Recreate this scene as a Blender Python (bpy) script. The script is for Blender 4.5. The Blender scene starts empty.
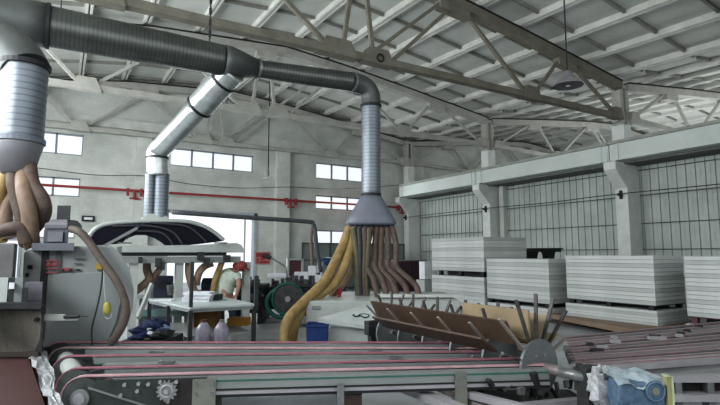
import bpy, math, random
from mathutils import Vector, Matrix
random.seed(7)
S = bpy.context.scene
COL = S.collection
PI = math.pi
# ------------------------------------------------------------------ camera frame (estimated from vanishing points in the image)
F = 490.0; PT = math.atan(.106); AZ = math.radians(31.3); H = 1.6
fw = Vector((math.sin(AZ)*math.cos(PT), math.cos(AZ)*math.cos(PT), math.sin(PT)))
rt = Vector((math.cos(AZ), -math.sin(AZ), 0))
up = Vector((-math.sin(AZ)*math.sin(PT), -math.cos(AZ)*math.sin(PT), math.cos(PT)))
fh = Vector((math.sin(AZ), math.cos(AZ), 0))
def ray(x, y): return fw + rt*((x-360)/F) + up*((202.5-y)/F)
def on(ax, v, x, y):
    r = ray(x, y); t = (v-(H if ax == 2 else 0))/r[ax]
    return Vector((r[0]*t, r[1]*t, r[2]*t+H))
def G(a, b, z): return rt*a + fh*b + Vector((0, 0, z))      # level camera-aligned frame (right, forward, up) -> world
def W(x, y, b):                                             # image pixel cast along its camera ray to chosen forward depth b
    r = ray(x, y); t = b/r.dot(fh); return r*t + Vector((0, 0, H))
def KL(x, y, b):
    p = W(x, y, b); return (p.dot(rt), b, p.z)
cam = bpy.data.cameras.new('camera'); co = bpy.data.objects.new('camera', cam); COL.objects.link(co)
cam.sensor_width = 36; cam.lens = F/720*36; cam.clip_start = .05; cam.clip_end = 300
M4 = Matrix.Identity(4)
for i in range(3):
    M4[i][0] = rt[i]; M4[i][1] = up[i]; M4[i][2] = -fw[i]
M4[2][3] = H
co.matrix_world = M4; S.camera = co
# ------------------------------------------------------------------ materials
MATS = {}
def mat(n, c, rough=.7, metal=0, var=.12, scale=3, c2=None, bump=0, spec=.4, emis=None, stretch=None, alpha=None, trans=0, seam=None):
    if n in MATS: return MATS[n]
    m = bpy.data.materials.new(n); m.use_nodes = True; nt = m.node_tree; b = nt.nodes['Principled BSDF']
    b.inputs['Roughness'].default_value = rough; b.inputs['Metallic'].default_value = metal
    b.inputs['Specular IOR Level'].default_value = spec
    tc = nt.nodes.new('ShaderNodeTexCoord'); mp = nt.nodes.new('ShaderNodeMapping'); nz = nt.nodes.new('ShaderNodeTexNoise')
    nt.links.new(tc.outputs['Object'], mp.inputs[0]); nt.links.new(mp.outputs[0], nz.inputs['Vector'])
    if stretch: mp.inputs['Scale'].default_value = stretch
    nz.inputs['Scale'].default_value = scale; nz.inputs['Detail'].default_value = 7; nz.inputs['Roughness'].default_value = .65
    rp = nt.nodes.new('ShaderNodeValToRGB')
    if c2 is None: c2 = tuple(x*(1-var*2) for x in c)
    rp.color_ramp.elements[0].position = .33; rp.color_ramp.elements[1].position = .66
    rp.color_ramp.elements[0].color = (*c2, 1); rp.color_ramp.elements[1].color = (*c, 1)
    nt.links.new(nz.outputs[0], rp.inputs[0]); nt.links.new(rp.outputs[0], b.inputs['Base Color'])
    if seam:
        wv = nt.nodes.new('ShaderNodeTexWave'); wv.bands_direction = seam[0]; wv.wave_profile = 'SAW'; wv.inputs['Scale'].default_value = .314/seam[1]; wv.inputs['Distortion'].default_value = 0
        nt.links.new(tc.outputs['Object'], wv.inputs['Vector']); r2 = nt.nodes.new('ShaderNodeValToRGB'); r2.color_ramp.interpolation = 'LINEAR'
        r2.color_ramp.elements[0].position = .0; r2.color_ramp.elements[0].color = (seam[2],)*3+(1,); r2.color_ramp.elements[1].position = .3; r2.color_ramp.elements[1].color = (1, 1, 1, 1)
        mxx = nt.nodes.new('ShaderNodeMix'); mxx.data_type = 'RGBA'; mxx.blend_type = 'MULTIPLY'; mxx.inputs['Factor'].default_value = 1
        nt.links.new(wv.outputs['Color'], r2.inputs[0]); nt.links.new(rp.outputs[0], mxx.inputs['A']); nt.links.new(r2.outputs[0], mxx.inputs['B']); nt.links.new(mxx.outputs['Result'], b.inputs['Base Color'])
    if bump:
        bp = nt.nodes.new('ShaderNodeBump'); bp.inputs['Strength'].default_value = bump; bp.inputs['Distance'].default_value = .02
        nt.links.new(nz.outputs[0], bp.inputs['Height']); nt.links.new(bp.outputs[0], b.inputs['Normal'])
    if emis: b.inputs['Emission Color'].default_value = (*emis[:3], 1); b.inputs['Emission Strength'].default_value = emis[3]
    if alpha is not None: b.inputs['Alpha'].default_value = alpha
    if trans: b.inputs['Transmission Weight'].default_value = trans
    MATS[n] = m; return m
plaster = mat('plaster', (.66, .68, .645), .9, 0, .1, 1.3, c2=(.50, .52, .485), bump=.2)
def brick_wall():
    m = mat('wall_paint', (.66, .68, .65), .9, 0, .1, .9, c2=(.47, .495, .46)); nt = m.node_tree; b = nt.nodes['Principled BSDF']
    rp = [n for n in nt.nodes if n.type == 'VALTORGB'][0]
    tc = [n for n in nt.nodes if n.type == 'TEX_COORD'][0]
    br = nt.nodes.new('ShaderNodeTexBrick'); mp = nt.nodes.new('ShaderNodeMapping'); mp.inputs['Rotation'].default_value = (PI/2, 0, 0)
    nt.links.new(tc.outputs['Object'], mp.inputs[0]); nt.links.new(mp.outputs[0], br.inputs['Vector'])
    br.inputs['Scale'].default_value = 1.6; br.inputs['Color1'].default_value = (1, 1, 1, 1); br.inputs['Color2'].default_value = (.95, .95, .95, 1)
    br.inputs['Mortar'].default_value = (.88, .89, .88, 1); br.inputs['Mortar Size'].default_value = .008
    mx = nt.nodes.new('ShaderNodeMix'); mx.data_type = 'RGBA'; mx.blend_type = 'MULTIPLY'; mx.inputs['Factor'].default_value = 1
    nt.links.new(rp.outputs[0], mx.inputs['A']); nt.links.new(br.outputs['Color'], mx.inputs['B'])
    nt.links.new(mx.outputs['Result'], b.inputs['Base Color']); return m
wallm = brick_wall()
white_paint = mat('white_paint', (.74, .77, .74), .75, 0, .06, 2, c2=(.60, .63, .60))
beam_paint = mat('beam_paint', (.66, .715, .69), .7, 0, .05, .8, c2=(.56, .61, .585))
roofm = mat('roof_slab', (.56, .58, .545), .95, 0, .1, .7, c2=(.45, .465, .44))
ribm = mat('roof_rib', (.68, .685, .645), .95, 0, .1, 2, c2=(.54, .545, .51))
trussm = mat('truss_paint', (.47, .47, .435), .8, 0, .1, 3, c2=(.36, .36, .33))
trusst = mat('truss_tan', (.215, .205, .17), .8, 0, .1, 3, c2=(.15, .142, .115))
darkgap = mat('dark_gap', (.035, .033, .03), .9)
concrete = mat('concrete_floor', (.42, .44, .45), .55, 0, .15, 1.2, c2=(.28, .29, .30))
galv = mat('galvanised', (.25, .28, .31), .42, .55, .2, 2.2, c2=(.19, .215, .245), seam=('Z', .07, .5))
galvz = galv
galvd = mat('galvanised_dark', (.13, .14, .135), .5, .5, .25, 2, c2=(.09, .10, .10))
galvs = mat('galvanised_spiral', (.145, .155, .145), .33, .7, .25, 2, c2=(.085, .095, .09), seam=('X', .06, .55))
galvl = mat('galvanised_bright', (.66, .69, .70), .3, .75, .15, 5, c2=(.46, .5, .5))
hoodg = mat('hood_grey', (.20, .22, .26), .5, .2, .08, 3)
coll = mat('collector_grey', (.24, .24, .26), .5, .2, .08, 3)
steel = mat('steel', (.30, .31, .31), .42, .6, .2, 8, c2=(.16, .17, .17))
steeld = mat('steel_dark', (.07, .072, .075), .5, .5, .2, 8)
alu = mat('aluminium_rail', (.33, .35, .345), .4, .35, .1, 4, stretch=(.3, .3, 3))
alul = mat('aluminium_light', (.42, .41, .43), .45, .25, .1, 4)
beltm = mat('pink_belt', (.40, .17, .21), .7, 0, .15, 9, c2=(.27, .12, .15))
beltl = mat('pale_belt', (.58, .38, .40), .7, 0, .15, 9, c2=(.42, .25, .28))
greenl = mat('green_groove', (.05, .16, .12), .6)
panelw = mat('panel_grey', (.62, .645, .63), .8, 0, .06, 1.5, c2=(.53, .555, .545))
panelw2 = mat('panel_grey_edge', (.50, .525, .515), .8, 0, .06, 1.5, c2=(.42, .445, .435))
brownb = mat('brown_board', (.10, .068, .047), .6, 0, .15, 5, c2=(.075, .05, .037))
tanb = mat('tan_board', (.34, .27, .17), .7, 0, .1, 4, c2=(.26, .20, .13))
woodp = mat('pallet_wood', (.10, .07, .055), .9, 0, .2, 6)
redm = mat('red_paint', (.33, .05, .055), .6, 0, .1, 4)
machg = mat('machine_grey', (.27, .29, .285), .5, .1, .08, 1.2, c2=(.21, .225, .225))
machl = mat('machine_light', (.46, .49, .47), .5, 0, .06, 2, c2=(.38, .41, .39))
beige = mat('machine_beige', (.36, .335, .28), .6, 0, .12, 3, c2=(.24, .22, .18), bump=.1)
navy = mat('canopy_glass', (.010, .010, .020), .45, 0, .05, 3, spec=.15)
black = mat('black_plastic', (.02, .021, .024), .5)
hoseb = mat('hose_brown', (.15, .108, .088), .65, 0, .2, 9, c2=(.08, .06, .05))
hosey = mat('hose_yellow', (.40, .29, .13), .6, 0, .15, 7, c2=(.25, .17, .07))
hoseg = mat('hose_olive', (.16, .14, .08), .6, 0, .2, 8, c2=(.08, .08, .06))
hosel = mat('hose_tan', (.28, .20, .145), .6, 0, .15, 7, c2=(.17, .12, .09))
bluep = mat('blue_plastic', (.02, .05, .17), .45, 0, .15, 6)
bluew = mat('blue_wrap', (.13, .21, .30), .35, 0, .3, 14, c2=(.05, .09, .14), bump=.4)
wrap = mat('clear_wrap', (.52, .58, .60), .25, 0, .3, 9, c2=(.26, .28, .28), bump=.6)
wrapt = mat('wrap_film', (.55, .58, .60), .22, 0, .3, 12, c2=(.3, .3, .3), bump=.8)
yel = mat('yellow', (.48, .44, .10), .5)
paper = mat('paper_white', (.72, .74, .78), .8, 0, .05)
card = mat('cardboard', (.25, .145, .065), .85)
orange = mat('orange_box', (.42, .22, .05), .8)
redbrown = mat('oxide_red_sheet', (.085, .038, .036), .45, 0, .15, 2)
teal = mat('green_enamel', (.012, .10, .075), .5)
shirt = mat('shirt', (.62, .70, .60), .9, 0, .1, 8, c2=(.46, .54, .46))
skin = mat('skin', (.42, .25, .19), .7)
capm = mat('cap_red', (.36, .08, .08), .8)
trouser = mat('trousers', (.03, .04, .07), .9)
clothb = mat('cloth_blue', (.04, .055, .14), .9, 0, .4, 12)
glassd = mat('window_pane', (.9, .95, 1), .1, alpha=.12)
sheetm = mat('corrugated_sheet', (.56, .61, .58), .6, .05, .1, .8, c2=(.43, .475, .45))
jugm = mat('clear_jug', (.36, .34, .40), .25, 0, .1, 6, c2=(.22, .2, .26))
pinkl = mat('pink_liquid', (.6, .15, .25), .4)
greyc = mat('locker_green', (.22, .26, .25), .6, 0, .08, 2)
maroon = mat('maroon_panel', (.12, .05, .06), .6)
# ------------------------------------------------------------------ mesh builder
class MB:
    def __init__(s, local=False): s.v = []; s.f = []; s.local = local; s.g = []
    def add(s, vs, fs, raw=False):
        o = len(s.v); s.g.append((o, len(s.f)))
        for p in vs:
            s.v.append(G(*p) if (s.local and not raw) else Vector(p))
        s.f += [tuple(i+o for i in f) for f in fs]; return s
    def box(s, x0, x1, y0, y1, z0, z1):
        return s.add([(x0, y0, z0), (x1, y0, z0), (x1, y1, z0), (x0, y1, z0), (x0, y0, z1), (x1, y0, z1), (x1, y1, z1), (x0, y1, z1)],
                     [(0, 3, 2, 1), (4, 5, 6, 7), (0, 1, 5, 4), (1, 2, 6, 5), (2, 3, 7, 6), (3, 0, 4, 7)])
    def bar(s, p, q, w, h, upv=(0, 0, 1)):      # rectangular bar from p to q (world)
        p = Vector(p); q = Vector(q)
        if s.local: p = G(*p); q = G(*q)
        d = (q-p).normalized(); u = Vector(upv)
        if abs(d.dot(u)) > .98: u = Vector((0, 1, 0))
        r = d.cross(u).normalized()*w/2; u = r.cross(d).normalized()*h/2
        vs = [p-r-u, p+r-u, p+r+u, p-r+u, q-r-u, q+r-u, q+r+u, q-r+u]
        return s.add(vs, [(0, 3, 2, 1), (4, 5, 6, 7), (0, 1, 5, 4), (1, 2, 6, 5), (2, 3, 7, 6), (3, 0, 4, 7)], raw=True)
    def tube(s, pts, r, n=16, cap=True, upref=None):
        P = [G(*p) if s.local else Vector(p) for p in pts]; N = len(P)
        R = r if isinstance(r, (list, tuple)) else [r]*N
        u = None; vs = []
        for i in range(N):
            d = (P[min(i+1, N-1)]-P[max(i-1, 0)]).normalized()
            if u is None:
                a = Vector((0, 0, 1)) if abs(d.z) < .9 else Vector((1, 0, 0)); u = (a-d*a.dot(d)).normalized()
            else: u = (u-d*u.dot(d)).normalized()
            w = d.cross(u)
            for k in range(n):
                t = 2*PI*k/n; vs.append(P[i]+(u*math.cos(t)+w*math.sin(t))*R[i])
        fs = [(i*n+k, i*n+(k+1) % n, (i+1)*n+(k+1) % n, (i+1)*n+k) for i in range(N-1) for k in range(n)]
        if cap: fs += [tuple(range(n-1, -1, -1)), tuple((N-1)*n+k for k in range(n))]
        return s.add(vs, fs, raw=True)
    def cyl(s, p, q, r, r2=None, n=20): return s.tube([p, q], [r, r if r2 is None else r2], n)
    def loft(s, rings, cap=True):                # rings of equal length point lists
        n = len(rings[0]); vs = [p for r in rings for p in r]
        fs = [(i*n+k, i*n+(k+1) % n, (i+1)*n+(k+1) % n, (i+1)*n+k) for i in range(len(rings)-1) for k in range(n)]
        if cap: fs += [tuple(range(n-1, -1, -1)), tuple((len(rings)-1)*n+k for k in range(n))]
        return s.add(vs, fs)
    def prism(s, pts, d):                        # closed polygon moved by vector d
        d = Vector(d); a = [Vector(p) for p in pts]; return s.loft([a, [p+d for p in a]])
    def ball(s, c, rx, ry, rz, n=14, m=9):
        c = Vector(c); vs = []; fs = []
        for i in range(m+1):
            t = PI*i/m
            for k in range(n):
                q = 2*PI*k/n; vs.append(c+Vector((rx*math.sin(t)*math.cos(q), ry*math.sin(t)*math.sin(q), rz*math.cos(t))))
        fs = [(i*n+k, (i+1)*n+k, (i+1)*n+(k+1) % n, i*n+(k+1) % n) for i in range(m) for k in range(n)]
        return s.add(vs, fs)
    def each(s, name, m, parent, **kw):          # every piece becomes a part of its own
        e = s.g+[(len(s.v), len(s.f))]; out = []
        for (v0, f0), (v1, f1) in zip(e, e[1:]):
            k = MB(); k.v = s.v[v0:v1]; k.f = [tuple(i-v0 for i in f) for f in s.f[f0:f1]]; out.append(k.build(name, m, parent, **kw))
        return out
    def build(s, name, m, parent=None, label=None, cat=None, group=None, kind=None, smooth=False, bevel=0, weld=False):
        if parent is None:
            xs = [p.x for p in s.v]; ys = [p.y for p in s.v]; zs = [p.z for p in s.v]
            o = Vector(((min(xs)+max(xs))/2, (min(ys)+max(ys))/2, min(zs)))
        else: o = BASE[parent.name]
        me = bpy.data.meshes.new(name); me.from_pydata([tuple(p-o) for p in s.v], [], s.f); me.update()
        import bmesh
        bm = bmesh.new(); bm.from_mesh(me)
        if weld: bmesh.ops.remove_doubles(bm, verts=bm.verts, dist=1e-5)
        bmesh.ops.recalc_face_normals(bm, faces=bm.faces); bm.to_mesh(me); bm.free()
        ob = bpy.data.objects.new(name, me); COL.objects.link(ob)
        if m: me.materials.append(m)
        if smooth:
            for p in me.polygons: p.use_smooth = len(p.vertices) <= 4
        if bevel:
            b = ob.modifiers.new('bevel', 'BEVEL'); b.width = bevel; b.segments = 2; b.limit_method = 'ANGLE'
        if parent is None: ob.location = o; BASE[ob.name] = o
        else: ob.parent = parent; BASE[ob.name] = o
        tag(ob, label, cat, group, kind); return ob
BASE = {}
def tag(o, label=None, cat=None, group=None, kind=None):
    if label: o['label'] = label
    if cat: o['category'] = cat
    if group: o['group'] = group
    if kind: o['kind'] = kind
    return o
def thing(name, label, cat, loc, group=None):
    o = bpy.data.objects.new(name, None); COL.objects.link(o); o.location = Vector(loc); o.empty_display_size = .2
    BASE[o.name] = Vector(loc); return tag(o, label, cat, group)
# a child mesh under a part keeps the part's own origin (part sits at the root's base)
def smooth_path(P, k=6):
    P = [Vector(p) for p in P]; out = []
    for i in range(len(P)-1):
        a = P[max(i-1, 0)]; b = P[i]; c = P[i+1]; d = P[min(i+2, len(P)-1)]
        for j in range(k):
            t = j/k; out.append(.5*((2*b)+(c-a)*t+(2*a-5*b+4*c-d)*t*t+(3*b-a-3*c+d)*t**3))
    out.append(P[-1]); return out
def ribbed(mb, P, r, step=.055, amp=.02, n=24, r2=None):     # tube with fine raised seams
    P = [Vector(p) for p in P]; out = []; rr = []
    L = sum((P[i+1]-P[i]).length for i in range(len(P)-1)); done = 0; q = 0
    for i in range(len(P)-1):
        l = (P[i+1]-P[i]).length; k = max(2, int(l/step))*2
        for j in range(k):
            t = j/k; out.append(P[i].lerp(P[i+1], t)); f = (done+l*t)/L
            base = r+(r2-r)*f if r2 is not None else r
            rr.append(base*(1+(amp if q % 2 else 0))); q += 1
        done += l
    out.append(P[-1]); rr.append(r2 if r2 is not None else r); mb.tube(out, rr, n); return mb
# ------------------------------------------------------------------ roof shape
PTS = [(-4.2, 7.2), (-0.5, 7.95), (2, 8.35), (6.2, 8.68), (8.5, 8.5), (11.5, 8.15), (15.8, 7.6)]
def arch(X):
    if X > 15.8: X = 31.6-X
    X = max(X, -4.2)
    for (a, b), (c, d) in zip(PTS, PTS[1:]):
        if X <= c: return b+(d-b)*(X-a)/(c-a)
    return 7.6
def tilt(Y): return .04*(Y-15.1) if Y < 15.1 else .03*(Y-15.1)
def RZ(X, Y): return arch(X)+tilt(Y)
Y0, Y1, XL, XR = -3.0, 21.5, -4.2, 35.8
# ------------------------------------------------------------------ setting
MB().box(XL-1, XR+1, Y0, Y1+8, -.2, 0).build('floor', concrete, kind='structure')
def wall_cells(mb, u0, u1, z0f, z1f, holes, put):
    us = sorted({u0, u1, *[h[0] for h in holes], *[h[1] for h in holes]})
    zs = sorted({z0f, z1f, *[h[2] for h in holes], *[h[3] for h in holes]})
    for a, b in zip(us, us[1:]):
        for c, d in zip(zs, zs[1:]):
            if any(h[0] <= a and b <= h[1] and h[2] <= c and d <= h[3] for h in holes): continue
            put(a, b, c, d)
WIN = [(-3.0, .52, 5.38, 6.2), (-3.0, .5, 3.78, 4.5), (-3.0, .42, 2.2, 2.85), (3.72, 7.35, 5.33, 6.1),
       (10.55, 14.2, 5.33, 6.13), (10.55, 14.2, 3.82, 4.5), (10.55, 14.2, 2.12, 2.78)]
WIN2 = [(18.6, 21.6, 5.2, 6.1), (24.0, 27.6, 5.2, 6.1), (24, 27.6, 3.6, 4.4), (18.6, 21.6, 3.6, 4.4)]
DOORS = [(3.75, 7.45, 0, 3.35), (-2.45, -1.3, 0, 2.1)]
mb = MB()
wall_cells(mb, XL, XR, 0, 7.2, WIN+WIN2+DOORS, lambda a, b, c, d: mb.box(a, b, Y1, Y1+.3, c, d))
xs = [XL+i*(XR-XL)/40 for i in range(41)]
for a, b in zip(xs, xs[1:]):
    mb.add([(a, Y1, 7.2), (b, Y1, 7.2), (b, Y1, RZ(b, Y1)+.35), (a, Y1, RZ(a, Y1)+.35), (a, Y1+.3, 7.2), (b, Y1+.3, 7.2), (b, Y1+.3, RZ(b, Y1)+.35), (a, Y1+.3, RZ(a, Y1)+.35)],
           [(0, 3, 2, 1), (4, 5, 6, 7), (0, 1, 5, 4), (1, 2, 6, 5), (2, 3, 7, 6), (3, 0, 4, 7)])
mb.build('wall_back', wallm, kind='structure')
wi = 0
for (a, b, c, d) in WIN+WIN2:
    wi += 1; w = MB()
    for k in range(5):
        x = a+(b-a)*k/4; w.box(x-.035, x+.035, Y1+.08, Y1+.16, c, d)
    w.box(a, b, Y1+.08, Y1+.16, c-.02, c+.05); w.box(a, b, Y1+.08, Y1+.16, d-.05, d+.02)
    o = w.build('window_%d' % wi, mat('window_frame', (.28, .32, .36), .6), kind='structure')
    g = MB().box(a+.02, b-.02, Y1+.115, Y1+.12, c, d).build('window_glass', glassd, o)
# door openings: frames and one open leaf
w = MB(); a, b, c, d = DOORS[0]
w.box(a-.1, a+.02, Y1-.06, Y1+.3, 0, d+.1); w.box(b-.02, b+.1, Y1-.06, Y1+.3, 0, d+.1); w.box(a-.1, b+.1, Y1-.06, Y1+.3, d, d+.12)
w.box(b-.42, b-.36, Y1+.1, Y1+.16, 0, d)
w.build('door_1', mat('door_frame', (.45, .5, .55), .5), kind='structure')
w = MB(); a, b, c, d = DOORS[1]
w.box(a-.08, a, Y1-.05, Y1+.3, 0, d+.08); w.box(b, b+.08, Y1-.05, Y1+.3, 0, d+.08); w.box(a-.08, b+.08, Y1-.05, Y1+.3, d, d+.08)
w.build('door_2', mat('door_frame', (.45, .5, .55), .5), kind='structure')
# side walls
mb = MB(); HL = [(y, y+3.4, 3.4, 6.2) for y in (-2, 3, 8, 13)]
wall_cells(mb, Y0, Y1, 0, 7.55, HL, lambda a, b, c, d: mb.box(XL-.3, XL, a, b, c, d)); mb.build('wall_left', wallm, kind='structure')
mb = MB(); HR = [(y, y+4, 3.0, 6.2) for y in (-2, 4, 10, 16)]
wall_cells(mb, Y0, Y1, 0, 7.55, HR, lambda a, b, c, d: mb.box(XR, XR+.3, a, b, c, d)); mb.build('wall_far_right', wallm, kind='structure')
mb = MB(); wall_cells(mb, 2.5, XR, 0, 7.0, [(20, 24, 0, 4.0), (4.5, 8.5, 5.2, 6.3), (10, 14, 5.2, 6.3)], lambda a, b, c, d: mb.box(a, b, Y0-.3, Y0, c, d)); mb.build('wall_front', wallm, kind='structure')  # unseen end wall, added to cut the light from behind the camera
# ceiling: precast ribbed slabs of the two bays
def ceiling(x0, x1, name):
    mb = MB(); ny = [Y0, 3.05, 9.05, 15.1, Y1+.3]
    X = [x0+.0001]
    k = math.ceil((x0-.3)/1.5)
    while k*1.5+.3 < x1:
        if k*1.5+.3 > x0+.1: X.append(k*1.5+.3)
        k += 1
    X.append(x1)
    for a, b in zip(X, X[1:]):
        for c, d in zip(ny, ny[1:]):
            t = [(a, c), (b, c), (b, d), (a, d)]
            mb.add([(x, y, RZ(x, y)+.2) for x, y in t]+[(x, y, RZ(x, y)+.32) for x, y in t], [(0, 3, 2, 1), (4, 5, 6, 7), (0, 1, 5, 4), (1, 2, 6, 5), (2, 3, 7, 6), (3, 0, 4, 7)])
    o = mb.build(name, roofm, kind='structure'); rb = MB(); cr = MB()
    for a in X[1:-1]:
        for c, d in zip(ny, ny[1:]):
            for s in (-1, 1):
                e = a+s*.055
                t = [(e-.035, c), (e+.035, c), (e+.035, d), (e-.035, d)]
                rb.add([(x, y, RZ(x, y)+.03) for x, y in t]+[(x, y, RZ(x, y)+.22) for x, y in t], [(0, 3, 2, 1), (4, 5, 6, 7), (0, 1, 5, 4), (1, 2, 6, 5), (2, 3, 7, 6), (3, 0, 4, 7)])
    for a, b in zip(X, X[1:]):
        y = 3.75-7.2
        for c, d in zip(ny, ny[1:]):
            for j in range(4):
                y = c+(d-c)*(j+.5)/4
                t = [(a+.12, y-.035), (b-.12, y-.035), (b-.12, y+.035), (a+.12, y+.035)]
                cr.add([(x, yy, RZ(x, yy)+.10) for x, yy in t]+[(x, yy, RZ(x, yy)+.22) for x, yy in t], [(0, 3, 2, 1), (4, 5, 6, 7), (0, 1, 5, 4), (1, 2, 6, 5), (2, 3, 7, 6), (3, 0, 4, 7)])
    rb.build('slab_rib', ribm, o); cr.build('cross_rib', mat('cross_rib', (.27, .27, .245), .95), o)
ceiling(XL, 15.8, 'ceiling'); ceiling(15.8, XR, 'ceiling_next_bay')
# pilasters, ledge on back wall
n = 0
for (xa, xb) in ((132, 147), (276, 289), (410, 425)):
    n += 1; A_ = on(1, Y1-.3, xa, 250).x; B_ = on(1, Y1-.3, xb, 250).x
    m_ = MB().box(A_, B_, Y1-.3, Y1, 0, 6.5); m_.build('trim_%d' % n, plaster, kind='structure')
MB().box(XL, 15.5, Y1-.12, Y1, 6.62, 7.0).build('trim_4', plaster, kind='structure')
MB().box(16.6, XR, Y1-.12, Y1, 6.4, 6.8).build('trim_5', plaster, kind='structure')
# ------------------------------------------------------------------ trusses
def truss(Y, nm, mirror=False, mt=trussm):
    mx = (lambda x: 31.6-x) if mirror else (lambda x: x)
    zb = lambda X: 6.25+tilt(Y)+(X-6)*.012
    t = thing('roof_truss', nm, 'roof truss', (mx(6), Y, zb(6)-.1), 'roof trusses')
    tc = MB(); P = PTS[:-1]+[(15.6, 7.62)]
    for (a, b), (c, d) in zip(P, P[1:]):
        tc.bar((mx(a), Y, b+tilt(Y)-.2), (mx(c), Y, d+tilt(Y)-.2), .26, .24)
    tc.build('top_chord', mt, t)
    tg = MB()
    for (a, b), (c, d) in zip(P, P[1:]): tg.bar((mx(a), Y, b+tilt(Y)-.055), (mx(c), Y, d+tilt(Y)-.055), .30, .05)
    tg.build('gap_strip', darkgap, t)  # dark strip puts the shade of the slab gap into colour
    MB().bar((mx(-4.1), Y, zb(-4)), (mx(15.5), Y, zb(15.5)), .2, .16).build('bottom_chord', mt, t)
    D = [((2.3, 'T'), (4.75, 'B')), ((5.35, 'T'), (5.05, 'B')), ((5.6, 'T'), (5.85, 'B')), ((8.0, 'T'), (5.7, 'B')), ((8.35, 'T'), (6.35, 'B')),
         ((8.6, 'T'), (11.0, 'B')), ((12.6, 'T'), (11.3, 'B')), ((13.0, 'T'), (15.3, 'B')), ((2.9, 'T'), (.5, 'B')), ((-1.1, 'T'), (.2, 'B')), ((-1.6, 'T'), (-3.9, 'B'))]
    for (a, _), (b, _) in D:
        MB().bar((mx(a), Y, arch(a)+tilt(Y)-.25), (mx(b), Y, zb(b)+.06), .09, .085).build('diagonal', mt, t)
    for (g, w) in ((4.9, .5), (5.95, .42), (11.15, .38), (.35, .38), (15.3, .3)):
        z = zb(g)
        MB().prism([(mx(g-w), Y-.13, z-.1), (mx(g+w), Y-.13, z-.1), (mx(g+w*.6), Y-.13, z+.26), (mx(g-w*.6), Y-.13, z+.26)], (0, .26, 0)).build('gusset', mt, t)
    for (g, w) in ((8.3, .5), (2.6, .5), (12.8, .4), (-1.4, .4), (5.5, .35)):
        z = arch(g)+tilt(Y)-.2
        MB().prism([(mx(g-w), Y-.12, z-.3), (mx(g+w), Y-.12, z-.36), (mx(g+w), Y-.12, z+.0), (mx(g-w), Y-.12, z+.06)], (0, .24, 0)).build('gusset', mt, t)
    if mt is trusst:
        rg = MB(); c = Vector((5.95, Y-.16, zb(5.95)+.02)); K = 16
        rg.tube([c+Vector((.085*math.cos(2*PI*i/K), 0, .085*math.sin(2*PI*i/K))) for i in range(K+1)], .02, 6)
        rg.build('lifting_ring', darkgap, t)
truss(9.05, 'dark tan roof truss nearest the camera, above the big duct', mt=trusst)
truss(15.1, 'grey roof truss in the middle of the hall, behind the long duct')
truss(21.1, 'pale grey roof truss tight against the back wall')
truss(9.05, 'near roof truss of the neighbouring bay, seen over the right crane beam', True)
truss(15.1, 'middle roof truss of the neighbouring bay beyond the crane beam', True)
truss(21.1, 'far roof truss of the neighbouring bay by its back wall', True)
# roof tie beam upper right
b_ = MB(); b_.bar((10.2, 4.6, RZ(10.2, 4.6)-.1), (15.7, 4.6, RZ(15.7, 4.6)-.1), .25, .3)
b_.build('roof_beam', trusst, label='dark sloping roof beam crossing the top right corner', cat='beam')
# long rods / bracing under roof
for (p, q, l) in (((4.4, 15.4, 6.5), (9.4, 20.9, 8.2), 'thin steel tie rod crossing under the roof behind the vertical duct'),
                  ):
    MB().cyl(p, q, .025, n=8).build('tie_rod', trussm, label=l, cat='rod')
# ------------------------------------------------------------------ columns, corbels, crane beams
cl = [('white concrete column nearest on the right with corbel under the crane beam', 9.05), ('white concrete column second from the right behind the panel stacks', 15.1),
      ('white concrete column at the far end of the crane beam', 20.9), ('concrete column off at the near right end of the crane beam', 3.05)]
for lb, Y in cl:
    t = thing('concrete_column', lb, 'column', (16, Y, 0), 'columns of the right hand row')
    x0 = 15.72; y0 = Y-.02; y1 = Y+.4
    s_ = MB().box(x0, 16.45, y0, y1, 0, 4.62); s_.box(x0, 16.15, y0, y1, 4.62, 6.15+tilt(Y)); s_.build('shaft', white_paint, t)
    c_ = MB().prism([(x0+.01, y0-.005, 3.75), (15.12, y0-.005, 4.35), (15.12, y0-.005, 4.6), (x0+.01, y0-.005, 4.6)], (0, .41, 0)); c_.build('corbel', white_paint, t)
    p_ = MB(); p_.box(15.62, 15.78, y0, y0+.3, 6.15+tilt(Y), 7.42+tilt(Y)); p_.box(15.95, 16.1, y0, y0+.3, 6.15+tilt(Y), 7.42+tilt(Y)); p_.box(15.45, 16.3, y0+.05, y0+.25, 6.2+tilt(Y), 6.6+tilt(Y))
    p_.box(15.5, 16.2, y0-.02, y0+.34, 7.38+tilt(Y), 7.5+tilt(Y)); p_.build('head_bracket', trussm, t)
    i_ = MB(); i_.cyl((15.7, Y+.19, 3.56), (15.55, Y+.19, 3.56), .05, n=10); i_.box(15.66, 15.73, Y+.15, Y+.23, 3.42, 3.7); i_.build('cable_insulator', black, t)
for k, (a, b) in enumerate(((-3, 3.2), (3.22, 9.23), (9.26, 15.28), (15.31, 20.95))):
    lb = ['crane beam segment beside the camera on the right', 'white crane beam segment running off the right edge of the picture', 'white crane beam segment between the two nearest columns', 'white crane beam segment ending by the back wall'][k]
    t = thing('crane_beam', lb, 'beam', (15.3, (a+b)/2, 4.6), 'crane beam segments on the column corbels')
    MB().box(15.16, 15.6, a, b, 4.62, 5.16).build('web', beam_paint, t)
    MB().box(15.06, 15.64, a, b, 5.16, 5.25).build('top_flange', mat('beam_top', (.38, .39, .36), .8), t)
    for y in (a+.04, a+.24, b-.3):
        if y > 0: MB().box(15.135, 15.16, y, y+.05, 4.62, 5.16).build('stiffener', beam_paint, t)
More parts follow.
